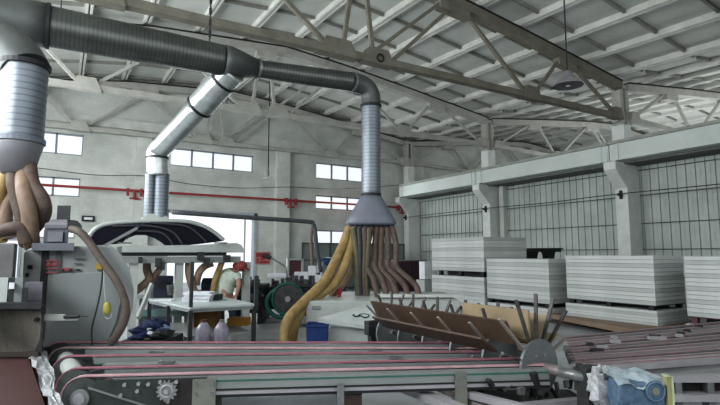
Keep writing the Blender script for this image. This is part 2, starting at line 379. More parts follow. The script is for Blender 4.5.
# sheet wall under the crane beam
sw = MB()
y = -3.0
while y < 20.8:
    sw.box(16.5, 16.52, y-.14, y+.14, 0, 4.62); sw.box(16.485, 16.52, y-.012, y+.012, 0, 4.62) ; y += .272
o = sw.build('wall_right', sheetm, kind='structure')
rl = MB()
for z in (.9, 1.77, 2.62, 3.56, 4.4): rl.box(16.42, 16.47, -3, 20.8, z-.011, z+.011)
rl.build('sheet_rail', mat('rail_dark', (.11, .13, .12), .7), o)
sb = MB()
y = -3.0
while y < 20.8: sb.box(16.476, 16.484, y-.007, y+.007, 0, 4.6); y += .272
sb.build('sheet_seam', mat('seam_dark', (.20, .23, .215), .8), o)
MB().box(16.2, 16.5, 14.75, 14.98, 0, 4.55).build('trim_6', plaster, kind='structure')
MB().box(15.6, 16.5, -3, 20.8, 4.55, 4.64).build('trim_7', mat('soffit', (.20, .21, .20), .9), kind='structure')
cb = MB(); cb.tube(smooth_path([(15.52, -2.5, 3.6), (15.52, 3.25, 3.57), (15.52, 6.2, 3.54), (15.52, 9.25, 3.57), (15.52, 12.2, 3.53), (15.52, 15.3, 3.57), (15.52, 20.9, 3.55)]), .014, 6)
cb.build('power_cable', black, label='thin black cable strung along the columns in front of the sheet wall', cat='cable')
# ------------------------------------------------------------------ pipes and cables on the back wall
rp = thing('red_pipe', 'long red fire water pipe along the back wall', 'pipe', (8, 21.1, 4.1))
MB().cyl((-3.4, 21.1, 4.12), (15.6, 21.1, 4.1), .05, n=12).build('pipe_run', redm, rp)
for px in (134, 291, 402):
    x = on(1, 21.1, px, 205).x
    v = MB(); v.cyl((x, 21.1, 4.1), (x, 21.1, 3.8), .045, n=10); v.cyl((x-.18, 21.1, 3.8), (x+.18, 21.1, 3.8), .04, n=10); v.box(x-.28, x-.2, 21.0, 21.2, 3.9, 4.2); v.box(x+.2, x+.28, 21.0, 21.2, 3.9, 4.2)
    v.build('valve', redm, rp)
c_ = MB(); c_.tube(smooth_path([on(1, 20.8, *p) for p in ((-20, 162), (38, 168), (95, 175), (145, 176), (190, 184), (240, 188), (290, 187), (340, 189), (400, 185))]), .014, 6)
c_.build('wall_cable', black, label='black cable sagging across the back wall above the red pipe', cat='cable')
dp = MB(); P = [on(1, 13, *p) for p in ((172, 212), (240, 217), (306, 221.5), (313, 224), (315, 231), (317, 250), (321, 272))]
dp.tube(smooth_path(P, 4), .062, 12)
t = thing('grey_duct_pipe', 'dark grey narrow pipe crossing the bright doorway and bending down', 'pipe', P[0])
dp.build('main_run', mat('pipe_dark', (.10, .115, .12), .5), t, smooth=True)
q = [on(1, 13.05, *p) for p in ((313, 225), (311, 240), (313, 272))]; MB().tube(smooth_path(q, 4), .045, 10).build('branch', mat('pipe_brown', (.2, .14, .12), .6), t)
# ------------------------------------------------------------------ main dust ducts
def flange(P, Q, r, parent, m=black, w=.05):
    P = Vector(P); d = (Vector(Q)-P).normalized()*w/2
    MB().cyl(P-d, P+d, r, n=28).build('flange', m, parent, smooth=False)
DZ = 5.05; DY = 8.5
t = thing('overhead_duct', 'long spiral dust duct running across the hall under the near truss', 'duct', (3, DY, DZ-.3))
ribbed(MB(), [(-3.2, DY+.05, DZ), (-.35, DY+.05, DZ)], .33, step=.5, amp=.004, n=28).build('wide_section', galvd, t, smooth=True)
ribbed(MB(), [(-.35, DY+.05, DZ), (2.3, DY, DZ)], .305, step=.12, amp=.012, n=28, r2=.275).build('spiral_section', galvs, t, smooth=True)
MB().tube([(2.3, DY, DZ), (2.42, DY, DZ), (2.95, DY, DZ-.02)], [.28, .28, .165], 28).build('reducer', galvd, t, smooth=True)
VX, VY = W(371, 150, 9.7).x, W(371, 150, 9.7).y
VT = DZ-.45
pth = [(2.95, DY, DZ-.02), (VX-.42, VY+.02, DZ-.02)]
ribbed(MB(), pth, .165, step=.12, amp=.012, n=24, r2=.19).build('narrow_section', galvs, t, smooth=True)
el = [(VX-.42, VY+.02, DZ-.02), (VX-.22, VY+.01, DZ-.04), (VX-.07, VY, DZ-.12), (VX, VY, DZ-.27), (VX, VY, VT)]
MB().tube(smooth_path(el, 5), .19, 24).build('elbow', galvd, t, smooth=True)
flange((-.35, DY+.05, DZ), (0, DY+.05, DZ), .345, t); flange((2.95, DY, DZ-.02), (4, DY, DZ-.02), .19, t, steel)
flange((VX-.42, VY+.02, DZ-.02), (9, VY, DZ-.02), .205, t, steel)
# vertical drop with hood
zc = W(371, 195, 9.7).z; zh = W(371, 224, 9.7).z
t = thing('extraction_drop', 'bright vertical spiral duct ending in a grey hood full of hoses', 'duct', (VX, VY, zh))
ribbed(MB(), [(VX, VY, VT), (VX, VY, zc)], .19, step=.10, amp=.03, n=28).build('spiral_pipe', galv, t, smooth=True)
flange((VX, VY, VT), (VX, VY, 0), .215, t); flange((VX, VY, zc), (VX, VY, 0), .205, t)
def rr(cx, cy, z, hx, hy, n=32, e=4):
    out = []
    for k in range(n):
        a = 2*PI*k/n; c, s = math.cos(a), math.sin(a)
        p = 2.0/e; out.append(G(*( (cx)+hx*abs(c)**p*(1 if c > 0 else -1), cy+hy*abs(s)**p*(1 if s > 0 else -1), z)))
    return out
ca = Vector((VX, VY, 0)).dot(rt); cbb = Vector((VX, VY, 0)).dot(fh)
hd = MB(); hd.loft([rr(ca, cbb, zc, .19, .19, e=2), rr(ca, cbb, zc-.12, .26, .22, e=2.4), rr(ca, cbb, zh+.16, .43, .3, e=3), rr(ca, cbb, zh+.02, .5, .34, e=4), rr(ca, cbb, zh-.03, .46, .32, e=4)])
hdo = hd.build('hood', hoodg, t, smooth=True)
sp = MB(True)
for i in range(9): sp.cyl((ca-.42+.1*i, cbb-.12, zh+.0), (ca-.42+.1*i, cbb-.12, zh-.09), .05, n=10)
for i in range(8): sp.cyl((ca-.38+.1*i, cbb+.12, zh+.0), (ca-.38+.1*i, cbb+.12, zh-.09), .05, n=10)
sp.each('hose_spigot', hoodg, hdo)
# hoses of the central hood : (top px x, mid, bottom...)
def hose(points, r, m, label, group, parent=None):
    mb = MB(); P = smooth_path([W(x, y, b) for x, y, b in points], 7)
    ribbed(mb, P, r, step=.06, amp=.05, n=12)
    return mb.build('flexible_hose', m, label=label, cat='hose', group=group, smooth=True)
g = 'flexible hoses under the central extraction hood'
hose([(349, 228, 9.6), (344, 243, 9.5), (335, 262, 9.3), (324, 282, 9.0), (303, 303, 8.6), (288, 320, 8.3), (284, 338, 8.2), (287, 352, 8.2)], .088, hosey, 'thick yellow flexible hose, outermost on the left, sweeping to the floor', g)
hose([(354, 228, 9.6), (351, 246, 9.5), (345, 265, 9.3), (334, 284, 9.1), (314, 299, 8.9), (299, 315, 8.6), (293, 332, 8.5), (292, 352, 8.5)], .085, hosey, 'second yellow hose sweeping left just inside the outermost one', g)
hose([(358, 228, 9.7), (356, 250, 9.6), (352, 270, 9.5), (342, 286, 9.4), (330, 296, 9.3)], .06, hosel, 'short tan hose bending left behind the yellow hoses', g)
olive = [(353, 356, 357), (359, 360, 360), (364, 365, 364), (369, 368, 366)]
for i, (a, b, c) in enumerate(olive):
    hose([(a, 228, 9.45), (b, 250, 9.4), (c, 272, 9.4), (c+1, 295, 9.4)], .055, (hoseg, steeld, hoseb, hoseg)[i], ['olive hose hanging straight at the left of the bundle', 'dark blackish hose hanging beside the olive hose', 'brown hose hanging straight between the dark and olive hoses', 'dark olive hose hanging at the middle of the bundle'][i], g)
br = [(372, 368, 366, 377), (377, 375, 374, 386), (382, 381, 380, 396), (387, 388, 387, 407), (392, 396, 396, 418)]
nm = ['leftmost', 'second from left', 'middle', 'second from right', 'rightmost']
for i, (a, b, c, d) in enumerate(br):
    hose([(a, 227, 9.55), (b, 244, 9.5), (b, 258, 9.45), (c+1, 268, 9.4), ((c+d)/2+2, 279, 9.3), (d-2, 286, 9.25), (d, 292, 9.2), (d+1, 297, 9.2)], .056, hoseb, nm[i]+' of the five brown hoses curving right into the white machine', g)
# left big duct drop
B = 5.3
t = thing('left_duct_drop', 'wide vertical spiral duct at the left edge with grey collector', 'duct', W(24, 175, B))
el = [W(-60, 15, B+.4), W(-25, 33, B+.3), W(0, 44, B+.15), W(17, 56, B+.04), W(26, 70, B)]
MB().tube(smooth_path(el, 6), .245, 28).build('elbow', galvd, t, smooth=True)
lt = W(25.5, 66, B); lb = W(24, 141, B)
lb = Vector((lt.x, lt.y, lb.z))
ribbed(MB(), [lt, lb], .222, step=.08, amp=.02, n=28).build('spiral_pipe', galv, t, smooth=True)
flange(lt, lb, .25, t); flange(lb, lt, .245, t, hoodg)
lc = Vector((lt.x, lt.y, W(24, 174, B).z))
MB().tube([lb, lb-Vector((0, 0, .05)), lc], [.225, .225, .15], 28).build('collector', coll, t, smooth=True)
g = 'brown hoses under the left duct collector'
hz = [([(14, 166, 5.25), (13, 182, 5.2), (17, 200, 5.2), (22, 220, 5.2), (27, 240, 5.25)], .062, hoseb, 'brown hose hanging from the left collector, front left one'),
      ([(29, 166, 5.3), (32, 184, 5.2), (42, 200, 5.15), (43, 215, 5.2), (32, 230, 5.3), (26, 244, 5.4)], .075, hoseb, 'brown hose bulging right from the left collector'),
      ([(23, 166, 5.35), (24, 190, 5.1), (29, 212, 5.05), (31, 236, 5.1), (32, 246, 5.2)], .075, hosel, 'pale brown thick hose hanging in front from the left collector'),
      ([(10, 168, 5.4), (2, 188, 5.35), (-4, 205, 5.3), (-4, 225, 5.3), (0, 243, 5.3)], .07, hosey, 'yellow brown hose at the very left edge'),
      ([(18, 190, 5.45), (8, 205, 5.35), (5, 220, 5.3), (10, 238, 5.3)], .07, hosel, 'short hose behind the front hoses at the left edge'),
      ([(-12, 232, 5.0), (2, 231, 5.0), (14, 228, 5.0), (22, 230, 5.02), (26, 243, 5.05)], .065, hoseb, 'brown hose arching in sideways over the left machine')]
for P, r, m, l in hz: hose(P, r, m, l, g)
# diagonal duct and canopy machine
CY_ = 10.3
bd = on(1, CY_, 157.5, 152)
t = thing('diagonal_duct', 'shiny diagonal spiral duct dropping from the overhead duct to the canopy machine', 'duct', (bd.x, bd.y, on(1, CY_, 157, 214).z))
tp = Vector((2.5, DY+.05, DZ-.12))
d1 = tp.lerp(bd, .42)
ribbed(MB(), [tp, d1], .235, step=.075, amp=.09, n=24).build('upper_spiral', galvl, t, smooth=True)
ribbed(MB(), [d1, bd], .2, step=.25, amp=.01, n=24).build('lower_section', galvl, t, smooth=True)
flange(tp.lerp(bd, .12), bd, .26, t); flange(d1, bd, .265, t)
e1 = bd+Vector((0, 0, -.12)); zz = on(1, CY_, 157, 176).z
MB().tube(smooth_path([d1.lerp(bd, .8), bd, e1+Vector((0, 0, -.05)), Vector((bd.x+.02, CY_, zz))], 5), [.2]*16, 24).build('elbow', galvl, t, smooth=True)
flange(e1, e1-Vector((0, 0, 1)), .215, t, steeld, .04)
zb_ = on(1, CY_, 160, 219).z
for px, r in ((150, .10), (161, .15)):
    c = on(1, CY_, px, 190)
    ribbed(MB(), [(c.x, CY_, zz+.05), (c.x, CY_, zb_)], r, step=.09, amp=.025, n=20).build('down_pipe', galv, t, smooth=True)
# second diagonal strut pipe beside it
sd = MB(); a_ = on(1, 10.5, 200, 112); b_ = on(1, 10.5, 166, 146); sd.tube([a_, b_], .045, 10)
sd.build('side_pipe', galvl, t, smooth=True)
YF = 10.0                                                     # front plane of canopy machine
def CP(x, y, dy=0): return on(1, YF, x, y)+Vector((0, dy, 0))
t = thing('canopy_machine', 'woodworking machine with a dark arched glass canopy and light grey body', 'machine', (CP(165, 300).x, YF+.5, 0))
cx0 = CP(141, 216); cone = MB()
a0, a1, zt_, zq_ = CP(139, 222).x, CP(173, 222).x, CP(160, 213).z, CP(160, 223).z
cone.loft([[(a0, YF+.05, zq_), (a1, YF+.05, zq_), (a1, YF+.7, zq_), (a0, YF+.7, zq_)], [(CP(150, 213).x, YF+.2, zt_), (CP(167, 213).x, YF+.2, zt_), (CP(167, 213).x, YF+.5, zt_), (CP(150, 213).x, YF+.5, zt_)]])
cone.build('duct_cone', machl, t)
out = [(87, 250), (89, 238), (94, 230), (103, 225), (118, 222.5), (150, 221), (180, 221), (195, 223), (208, 228), (217, 234), (224, 240)]
low = [(224, 241), (200, 244), (180, 246), (168, 247.5), (163, 243), (155, 238), (146, 235), (136, 235), (126, 239), (122, 243.5), (95, 245.5), (92, 250)]
prof = smooth_path([CP(*p, .02) for p in out], 4)
shell = MB()
lowp = [CP(*p, .02) for p in low]
poly = prof+lowp
fr = MB(); vs = [p+Vector((0, .03, 0)) for p in poly]
# dark front glass, triangulated by strips between the arch and the lower edge
N = 44
def resample(P, N):
    L = [0]
    for a, b in zip(P, P[1:]): L.append(L[-1]+(b-a).length)
    o_ = []
    for i in range(N+1):
        s = L[-1]*i/N; j = 0
        while j < len(L)-2 and L[j+1] < s: j += 1
        o_.append(P[j].lerp(P[j+1], (s-L[j])/max(1e-9, L[j+1]-L[j])))
    return o_
U_ = resample(prof, N); Lw = resample(list(reversed(lowp)), N)
gl = MB(); gl.add([p for p in U_]+[p for p in Lw], [(i, i+1, N+2+i, N+1+i) for i in range(N)])
gl.add([p+Vector((0, .06, 0)) for p in U_]+[p+Vector((0, .06, 0)) for p in Lw], [(i, i+1, N+2+i, N+1+i) for i in range(N)])
gl.build('canopy_glass', navy, t)
MB().tube(prof, .038, 8).build('canopy_rim', machl, t, smooth=True)
rf = MB(); bk = [p+Vector((0, 1.1, 0)) for p in U_]; rf.add(U_+bk, [(i, i+1, N+2+i, N+1+i) for i in range(N)]); rf.build('canopy_shell', mat('canopy_shell', (.22, .235, .23), .4), t, smooth=True)
for P in ([(126, 239), (134, 230), (143, 224)], [(112, 226), (150, 226), (172, 232), (182, 244)], [(135, 231), (158, 232), (168, 238), (173, 246)], [(150, 223), (185, 226), (200, 236), (206, 242)]):
    MB().tube(smooth_path([CP(*p, -.02) for p in P], 6), .02, 6).build('canopy_seam', mat('seam_grey', (.06, .06, .08), .5), t)
MB().bar(CP(104, 246, -.05), CP(137, 228, -.05), .05, .05).build('gas_strut', machg, t)
bx = MB(); a0 = CP(88, 250).x; a1 = CP(243, 250).x
bx.box(a0, CP(97, 250).x, YF+.1, YF+1.1, 1.35, CP(90, 246).z)
bx.prism([CP(*q_, -.05) for q_ in ((122, 252.5), (122, 246), (195, 245), (236, 242.8), (241, 245), (243, 249), (243, 252.5))], (0, 1.15, 0))
bp_ = bx.build('body_panel', machl, t, bevel=.01)
h = MB()
for a, b in ((117, 131), (213, 226)): h.cyl(CP(a, 243, -.1), CP(b, 243, -.1), .013, n=8)
h.each('handle', steel, bp_)
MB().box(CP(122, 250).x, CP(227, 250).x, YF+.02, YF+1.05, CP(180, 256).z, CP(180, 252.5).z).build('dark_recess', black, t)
gb = MB().box(CP(122, 250).x, a1-.05, YF-.02, YF+1.05, CP(180, 263).z, CP(180, 256.5).z); gb.build('base_beam', machg, t)
for px in (134, 180, 248):
    x = CP(px, 280).x; MB().box(x-.07, x+.07, YF+.05, YF+.2, 0, CP(px, 262).z).build('leg', machl, t)
eq = MB()
for px, w, y0_, y1_ in ((158, .1, 258, 267), (162, .07, 262, 270), (200, .12, 252, 260), (206, .1, 258, 266), (226, .12, 255, 262), (140, .06, 257, 263)):
    p = CP(px, y0_, -.12); q = CP(px, y1_, -.12); eq.box(p.x-w/2, p.x+w/2, p.y, p.y+.12, q.z, p.z)
eq.each('bracket', steeld, t)
hg = 'orange brown hoses under the canopy machine'
for P, m, l, r in (([(147, 262, 9.7), (147, 270, 9.7), (149, 279, 9.6), (141, 287, 9.5), (134, 292, 9.5)], hosel, 'orange brown hose below the canopy machine bending left', .075),
                ([(163, 262, 9.8), (159, 270, 9.7), (154, 277, 9.7), (150, 283, 9.7)], hosel, 'tan hose joining the bent hose below the canopy machine', .06),
                ([(189, 262, 9.8), (189, 272, 9.8), (191, 282, 9.8), (195, 294, 9.8)], hosel, 'orange hose hanging straight under the canopy machine', .075),
                ([(213, 263, 10), (205, 266, 9.95), (199, 273, 9.9), (196, 285, 9.9)], hosel, 'curved tan hose right of the straight orange hose', .07),
                ([(222, 262, 10.1), (219, 270, 10.1), (215, 280, 10.1), (213, 292, 10.1)], hosey, 'pale yellow hose behind the bending worker', .06)):
    hose(P, r, m, l, hg)
# dark equipment under canopy
def kbox(mb, x0, x1, y0, y1, b, d, hall=True):  # box whose front face spans a rectangle of image pixels at chosen camera depth b, depth d along the hall
    p = KL(x0, y0, b); q = KL(x1, y1, b); v = Vector((-math.sin(AZ), math.cos(AZ), 0))*d
    return mb.prism([Vector(e) for e in ((p[0], b, q[2]), (q[0], b, q[2]), (q[0], b, p[2]), (p[0], b, p[2]))], v)
t = thing('drive_motor', 'dark blue motor unit standing under the canopy machine', 'motor', W(209, 300, 10.6))
m_ = MB(); p = W(209, 285, 10.6); m_.cyl(p-rt*.12, p+rt*.14, .15, n=18); m_.build('motor_body', mat('motor_blue', (.03, .035, .07), .5), t)
b_ = MB(True); kbox(b_, 199, 220, 290, 345, 10.5, .3); b_.build('motor_base', steeld, t)
t = thing('steel_bucket', 'grey metal bucket hanging behind the work table', 'bucket', W(172, 296, 10.2))
MB().cyl(W(172, 295, 10.2), W(172, 285, 10.2), .08, .11, n=18).build('pail', steel, t)
t = thing('control_cabinet', 'dark blue control cabinet under the canopy machine', 'cabinet', W(162, 300, 10.8))
b_ = MB(True); kbox(b_, 154, 171, 276, 345, 10.8, .35); b_.build('cabinet_body', mat('cab_navy', (.03, .035, .06), .5), t)
b_ = MB(True); kbox(b_, 157, 168, 281, 287, 10.78, .02); b_.build('display', black, t)
# bench behind
t = thing('low_bench', 'long grey green bench behind the work table', 'bench', W(165, 340, 11))
b_ = MB(True); kbox(b_, 138, 215, 296, 299, 11.2, .5); b_.build('bench_top', machg, t)
for px in (140, 176, 212):
    b_ = MB(True); kbox(b_, px, px+2.5, 299, 331, 11.25, .08); b_.build('leg', steeld, t)
# ------------------------------------------------------------------ sign boards on the back wall
t = thing('wall_notice', 'small white notice in a black frame on the back wall', 'sign', on(1, 21.4, 88, 221))
p = on(1, 21.42, 82, 215.5); q = on(1, 21.42, 94.5, 221.5)
MB().box(p.x, q.x, 21.42, 21.47, q.z, p.z).build('frame', black, t); MB().box(p.x+.07, q.x-.07, 21.4, 21.43, q.z+.06, p.z-.06).build('sheet', paper, t)
t = thing('red_poster', 'red and pink poster on the back wall beside the doorway', 'poster', on(1, 21.4, 262, 265))
p = on(1, 21.4, 255.5, 252); q = on(1, 21.4, 270, 264)
MB().box(p.x, q.x, 21.40, 21.5, q.z, p.z).build('sheet', mat('poster_pink', (.5, .22, .2), .8), t)
k = MB(); zz_ = lambda f: p.z+(q.z-p.z)*f; xx_ = lambda f: p.x+(q.x-p.x)*f
for a, b, c, d in ((.05, .95, .1, .4), (.35, .65, .4, .65), (.3, .9, .75, .92), (.1, .2, .5, .9)): k.box(xx_(a), xx_(b), 21.385, 21.4, zz_(d), zz_(c))
k.build('red_print', redm, t)
# ------------------------------------------------------------------ lamps
def lamp(P, roofz, r, label):
    P = Vector(P); t = thing('pendant_lamp', label, 'lamp', P, 'pendant lamps')
    MB().cyl(P+Vector((0, 0, r*1.1)), (P.x, P.y, roofz), .012, n=6).build('cord', black, t)
    MB().tube([P+Vector((0, 0, z*r)) for z in (0, .12, .35, .55, .75, 1.0, 1.1)], [r, r*.98, r*.72, r*.5, r*.32, r*.3, r*.1], 24, cap=False).build('lamp_shade', mat('lamp_shade', (.33, .32, .35), .35, .5), t, smooth=True)
    MB().tube([P+Vector((0, 0, z*r)) for z in (.005, .02)], [r*.93, r*.9], 24).build('lamp_glass', mat('lamp_glass', (.10, .09, .11), .15, .3), t)
    MB().ball(P+Vector((0, 0, .02)), r*.2, r*.2, r*.12).build('bulb', mat('bulb', (.8, .8, .8), .2), t, smooth=True)
p = W(568, 86, 8.2); lamp(p, RZ(p.x, p.y)+.1, .25, 'bell shaped pendant lamp hanging at the upper right')
p = W(268, 177, 17.5)
t = thing('hanging_hook', 'small hook lamp on a long black cord in front of the back wall', 'lamp', p)
MB().cyl(p, (p.x, p.y, RZ(p.x, p.y)), .02, n=6).build('cord', black, t)
k = MB(); k.bar(p-rt*.2-Vector((0, 0, .08)), p+rt*.15+Vector((0, 0, .03)), .07, .06); k.cyl(p, p+Vector((0, 0, .25)), .05, n=8); k.build('lamp_body', steel, t)
# hanging chain above the duct
p = W(207, 8, 8.9)
ch = MB(); 
q = Vector((2.05, DY, DZ+.28)); ztop = RZ(2.05, DY)-.05
for i in range(26):
    z = q.z+(ztop-q.z)*i/26; dx = .02 if i % 2 else 0
    ch.bar((q.x, q.y, z), (q.x, q.y, z+(ztop-q.z)/26*1.15), .045 if i % 2 else .02, .02 if i % 2 else .045)
ch.build('hoist_chain', steeld, label='dark chain hanging from the roof above the overhead duct', cat='chain')
for x, l in ((-.2, 'thin steel rod holding the wide left end of the overhead duct'),):
    hx = MB(); hx.cyl((x, DY, DZ+.15), (x, DY, RZ(x, DY)), .008, n=6); hx.build('suspension_rod', steeld, label=l, cat='rod')
# ------------------------------------------------------------------ far equipment
t = thing('steel_partition', 'grey green panelled partition standing near the back wall', 'partition', on(1, 20, 350, 300))
p = on(1, 19.6, 302, 242.5); q = on(1, 19.6, 404, 288)
MB().box(p.x, q.x, 19.6, 19.68, 0, p.z).build('panel', greyc, t)
k = MB()
for i in range(9):
    x = p.x+(q.x-p.x)*i/8; k.box(x-.03, x+.03, 19.55, 19.6, 0, p.z)
for z in (.1, .75, 1.35, p.z-.03): k.box(p.x, q.x, 19.55, 19.6, z-.03, z+.03)
k.build('frame', mat('frame_dark', (.10, .115, .115), .6), t)
t = thing('notice_board', 'maroon board in a pale frame standing by the partition', 'board', on(1, 17, 294, 300))
p = on(1, 17, 288, 259.5); q = on(1, 17, 302, 276)
MB().box(p.x, q.x, 17, 17.05, q.z, p.z).build('board', maroon, t)
k = MB()
for a in (p.x, q.x): k.box(a-.04, a+.04, 16.96, 17.06, 0, p.z+.04)
k.box(p.x, q.x, 16.96, 17.06, p.z-.03, p.z+.04); k.build('frame', machl, t)
t = thing('blue_hood_machine', 'small machine with a rounded blue hood before the partition', 'machine', on(1, 17.5, 328, 300))
p = on(1, 17.5, 328, 262); k = MB(); k.ball((p.x, 17.6, p.z), .36, .3, .2); k.build('hood', mat('hood_blue', (.03, .06, .16), .4), t, smooth=True)
MB().box(p.x-.3, p.x+.35, 17.4, 17.9, 0, p.z).build('cabinet', greyc, t)
# row of dark machines mid left
def dark_machine(x0, x1, yt, b, label, extras):
    t = thing('workshop_machine', label, 'machine', W((x0+x1)/2, 300, b+.4), 'dark machines along the back of the hall')
    t.location.z = 0; BASE[t.name] = Vector(t.location)
    k = MB(True); p = KL(x0, yt, b); q = KL(x1, yt, b)
    k.box(p[0], q[0], b, b+.7, .25, p[2]-.15); k.build('machine_body', mat('mach_dark', (.045, .05, .065), .5, .2, .3, 7, c2=(.012, .014, .02)), t, bevel=.02)
    k = MB(True); k.box(p[0]-.05, q[0]+.05, b-.05, b+.75, p[2]-.15, p[2]-.09); k.build('table_top', steeld, t)
    k = MB(True); w = q[0]-p[0]
    for i in range(extras):
        a = p[0]+w*random.random(); hh = .05+.16*random.random(); ww = .04+.1*random.random()
        k.box(a, a+ww, b+.1, b+.2+ww, p[2]-.09, p[2]-.09+hh)
    k.each('fitting', mat('fit', (.11, .11, .13), .5, .3, .4, 9), t)
    k = MB(True)
    for i in range(extras*2):
        a = p[0]+w*random.random(); z = .4+(p[2]-.7)*random.random(); k.box(a, a+.03+.12*random.random(), b-.04, b, z, z+.03+.05*random.random())
    k.each('control_panel', mat('fit_light', (.13, .135, .17), .5), t)
    for a in (p[0]+.05, q[0]-.05):
        k = MB(True); k.box(a-.05, a+.05, b+.05, b+.6, 0, .26); k.build('foot', steeld, t)
    return t
dark_machine(236, 262, 281, 11.5, 'dark machine right of the bending worker', 7)
dark_machine(262, 284, 283, 12.3, 'dark machine under the red poster', 7)
tt = dark_machine(284, 312, 280, 11.0, 'dark machine with a green rimmed wheel', 8)
dark_machine(312, 346, 277, 13.5, 'dark machine behind the yellow hoses', 8)
c = W(288, 299, 10.6); k = MB(); k.tube([c+rt*(.33*math.cos(2*PI*i/28))+Vector((0, 0, .33*math.sin(2*PI*i/28))) for i in range(29)], .028, 8)
w_ = k.build('wheel_rim', teal, tt, smooth=True)
k = MB(); k.cyl(c, c+fh*.06, .31, n=28); k.build('wheel_disc', steeld, tt); k = MB(); k.cyl(c-fh*.05, c, .06, n=14); k.build('wheel_hub', machg, tt)
k = MB(); c2 = W(281, 303, 10.7); k.tube([c2+rt*(.3*math.cos(PI*.6+PI*i/14))+Vector((0, 0, .3*math.sin(PI*.6+PI*i/14))) for i in range(15)], .05, 8); k.build('green_guard', teal, tt, smooth=True)
for (x, y, w, h_, l) in ((316, 275, .3, .35, 'white box behind the yellow hoses'), (277, 273.5, .5, .1, 'white paper lying on a far dark machine'), (301, 272, .35, .18, 'white bundle on the dark machine top'), (312, 266, .2, .5, 'tall white container by the grey pipe leg')):
    p = KL(x, y, 12.6); k = MB(True); k.box(p[0]-w/2, p[0]+w/2, 12.6, 12.85, p[2]-h_, p[2]); k.build('white_box', paper, label=l, cat='box', group='white packages on the far machines', bevel=.01)
t = thing('arm_lamp', 'thin jointed arm with dark head reaching up in front of the red poster', 'work lamp', W(286, 266, 12.2))
MB().cyl(W(286, 267, 12.2), W(270, 257, 12.2), .018, n=8).build('arm', steel, t); MB().cyl(W(271, 258, 12.2), W(263, 255, 12.2), .05, .06, n=10).build('lamp_head', steeld, t)
MB().cyl(W(286, 267, 12.2), W(288, 285, 12.2), .02, n=8).build('post', steel, t)
# right: brown cabinet, white box
t = thing('dark_wood_cabinet', 'low dark brown cabinet beside the hose bundle', 'cabinet', on(1, 14.5, 412, 310)); t.location.z = 0; BASE[t.name] = Vector(t.location)
p = on(1, 14.5, 396, 260); q = on(1, 14.5, 426, 282)
MB().box(p.x, q.x, 14.5, 15.2, 0, p.z-.04).build('carcass', maroon, t)
MB().box(p.x-.03, q.x+.03, 14.45, 15.25, p.z-.04, p.z).build('cabinet_top', machg, t)
k = MB(); k.box(p.x+.05, (p.x+q.x)/2-.02, 14.47, 14.5, .1, p.z-.1); k.build('door', mat('door_dk', (.06, .035, .05), .5), t)
k = MB(); k.box((p.x+q.x)/2+.02, q.x-.05, 14.47, 14.5, .1, p.z-.1); k.build('door', mat('door_dk', (.06, .035, .05), .5), t)
t = thing('white_cabinet', 'small bright white cabinet left of the tall panel stack', 'cabinet', on(1, 13.2, 430, 310)); t.location.z = 0; BASE[t.name] = Vector(t.location)
p = on(1, 13.2, 424.5, 261.5); q = on(1, 13.2, 435, 279)
MB().box(p.x, q.x, 13.2, 13.5, q.z, p.z).build('box', mat('bright_white', (.82, .84, .88), .5), t, bevel=.01)
MB().box(p.x-.05, q.x+.1, 13.15, 13.6, 0, q.z-.02).build('stand', machl, t)
# ------------------------------------------------------------------ white machine under hoses
t = thing('edge_machine', 'light grey wedge fronted machine below the hose bundle', 'machine', W(360, 341, 8.6)); t.location.z = 0; BASE[t.name] = Vector(t.location)
b0 = 8.6
p = KL(306, 301, b0); z0_ = p[2]; zt = KL(330, 294.5, 9.6)[2]
xr_ = KL(460, 300, b0)[0]
k = MB(True); k.loft([[(p[0], b0, 0), (xr_, b0, 0), (xr_, b0, z0_), (p[0], b0, z0_)], [(p[0], 10.1, 0), (xr_, 10.1, 0), (xr_, 10.1, zt+.02), (p[0], 10.1, zt+.02)]])
k.build('housing', machl, t, bevel=.015)
def KP(x, y, b): return Vector(KL(x, y, b))
k = MB(True)
top = [KP(317, 318, 8.0), KP(364, 305, 8.45), KP(393, 303, 8.45), KP(400, 330, 8.0)]
k.loft([[v+Vector((0, 0, -.07)) for v in top], top]); k.build('sloping_cover', mat('cover_white', (.50, .545, .53), .45), t, bevel=.008)
k = MB(True); a = KL(330, 320, 8.15); c = KL(398, 320, 8.15); k.box(a[0], c[0], 8.15, b0, 0, a[2]-.12); k.build('lower_body', machl, t)
k = MB(True); a = KL(312, 306, 8.59); c = KL(320, 309, 8.59); k.box(a[0], c[0], 8.57, 8.6, c[2], a[2]); k.build('slot', machg, t)
# emblem on the cover, dark green curls
nrm = (G(*top[1])-G(*top[0])).cross(G(*top[3])-G(*top[0])).normalized()
if nrm.z < 0: nrm = -nrm
O_ = G(*top[0])+nrm*.03
def cov(x, y):
    r = ray(x, y); o_ = Vector((0, 0, H)); s = (O_-o_).dot(nrm)/r.dot(nrm); return o_+r*s
em = MB()
em.tube(smooth_path([cov(*p) for p in ((353, 315), (355, 316.5), (358, 316), (360, 314.5), (363, 314), (366, 314.3), (369, 315))], 5), .011, 6)
em.tube(smooth_path([cov(*p) for p in ((357.5, 316.5), (361, 316), (363, 317), (366, 317.5), (368.5, 316.5), (369, 315))], 5), .011, 6)
em.ball(cov(353.5, 315), .02, .02, .015)
em.build('emblem', mat('emblem_green', (.01, .05, .045), .5), t)
k = MB(True); a = KL(378, 294.5, 8.9); c = KL(462, 297.5, 8.9); k.box(a[0], c[0], 8.9, 9.1, c[2], a[2]); k.build('guide_rail', mat('rail_white', (.62, .64, .62), .5), t)
t = thing('red_valve', 'small red valve hood behind the yellow hoses', 'valve', W(341, 294, 9.2)); k = MB(); k.ball(W(339, 291.5, 9.2), .065, .065, .06); k.build('valve_hood', redm, t, smooth=True); MB().cyl(W(339, 291.5, 9.2), W(339, 298, 9.2), .04, n=12).build('valve_stem', redm, t)
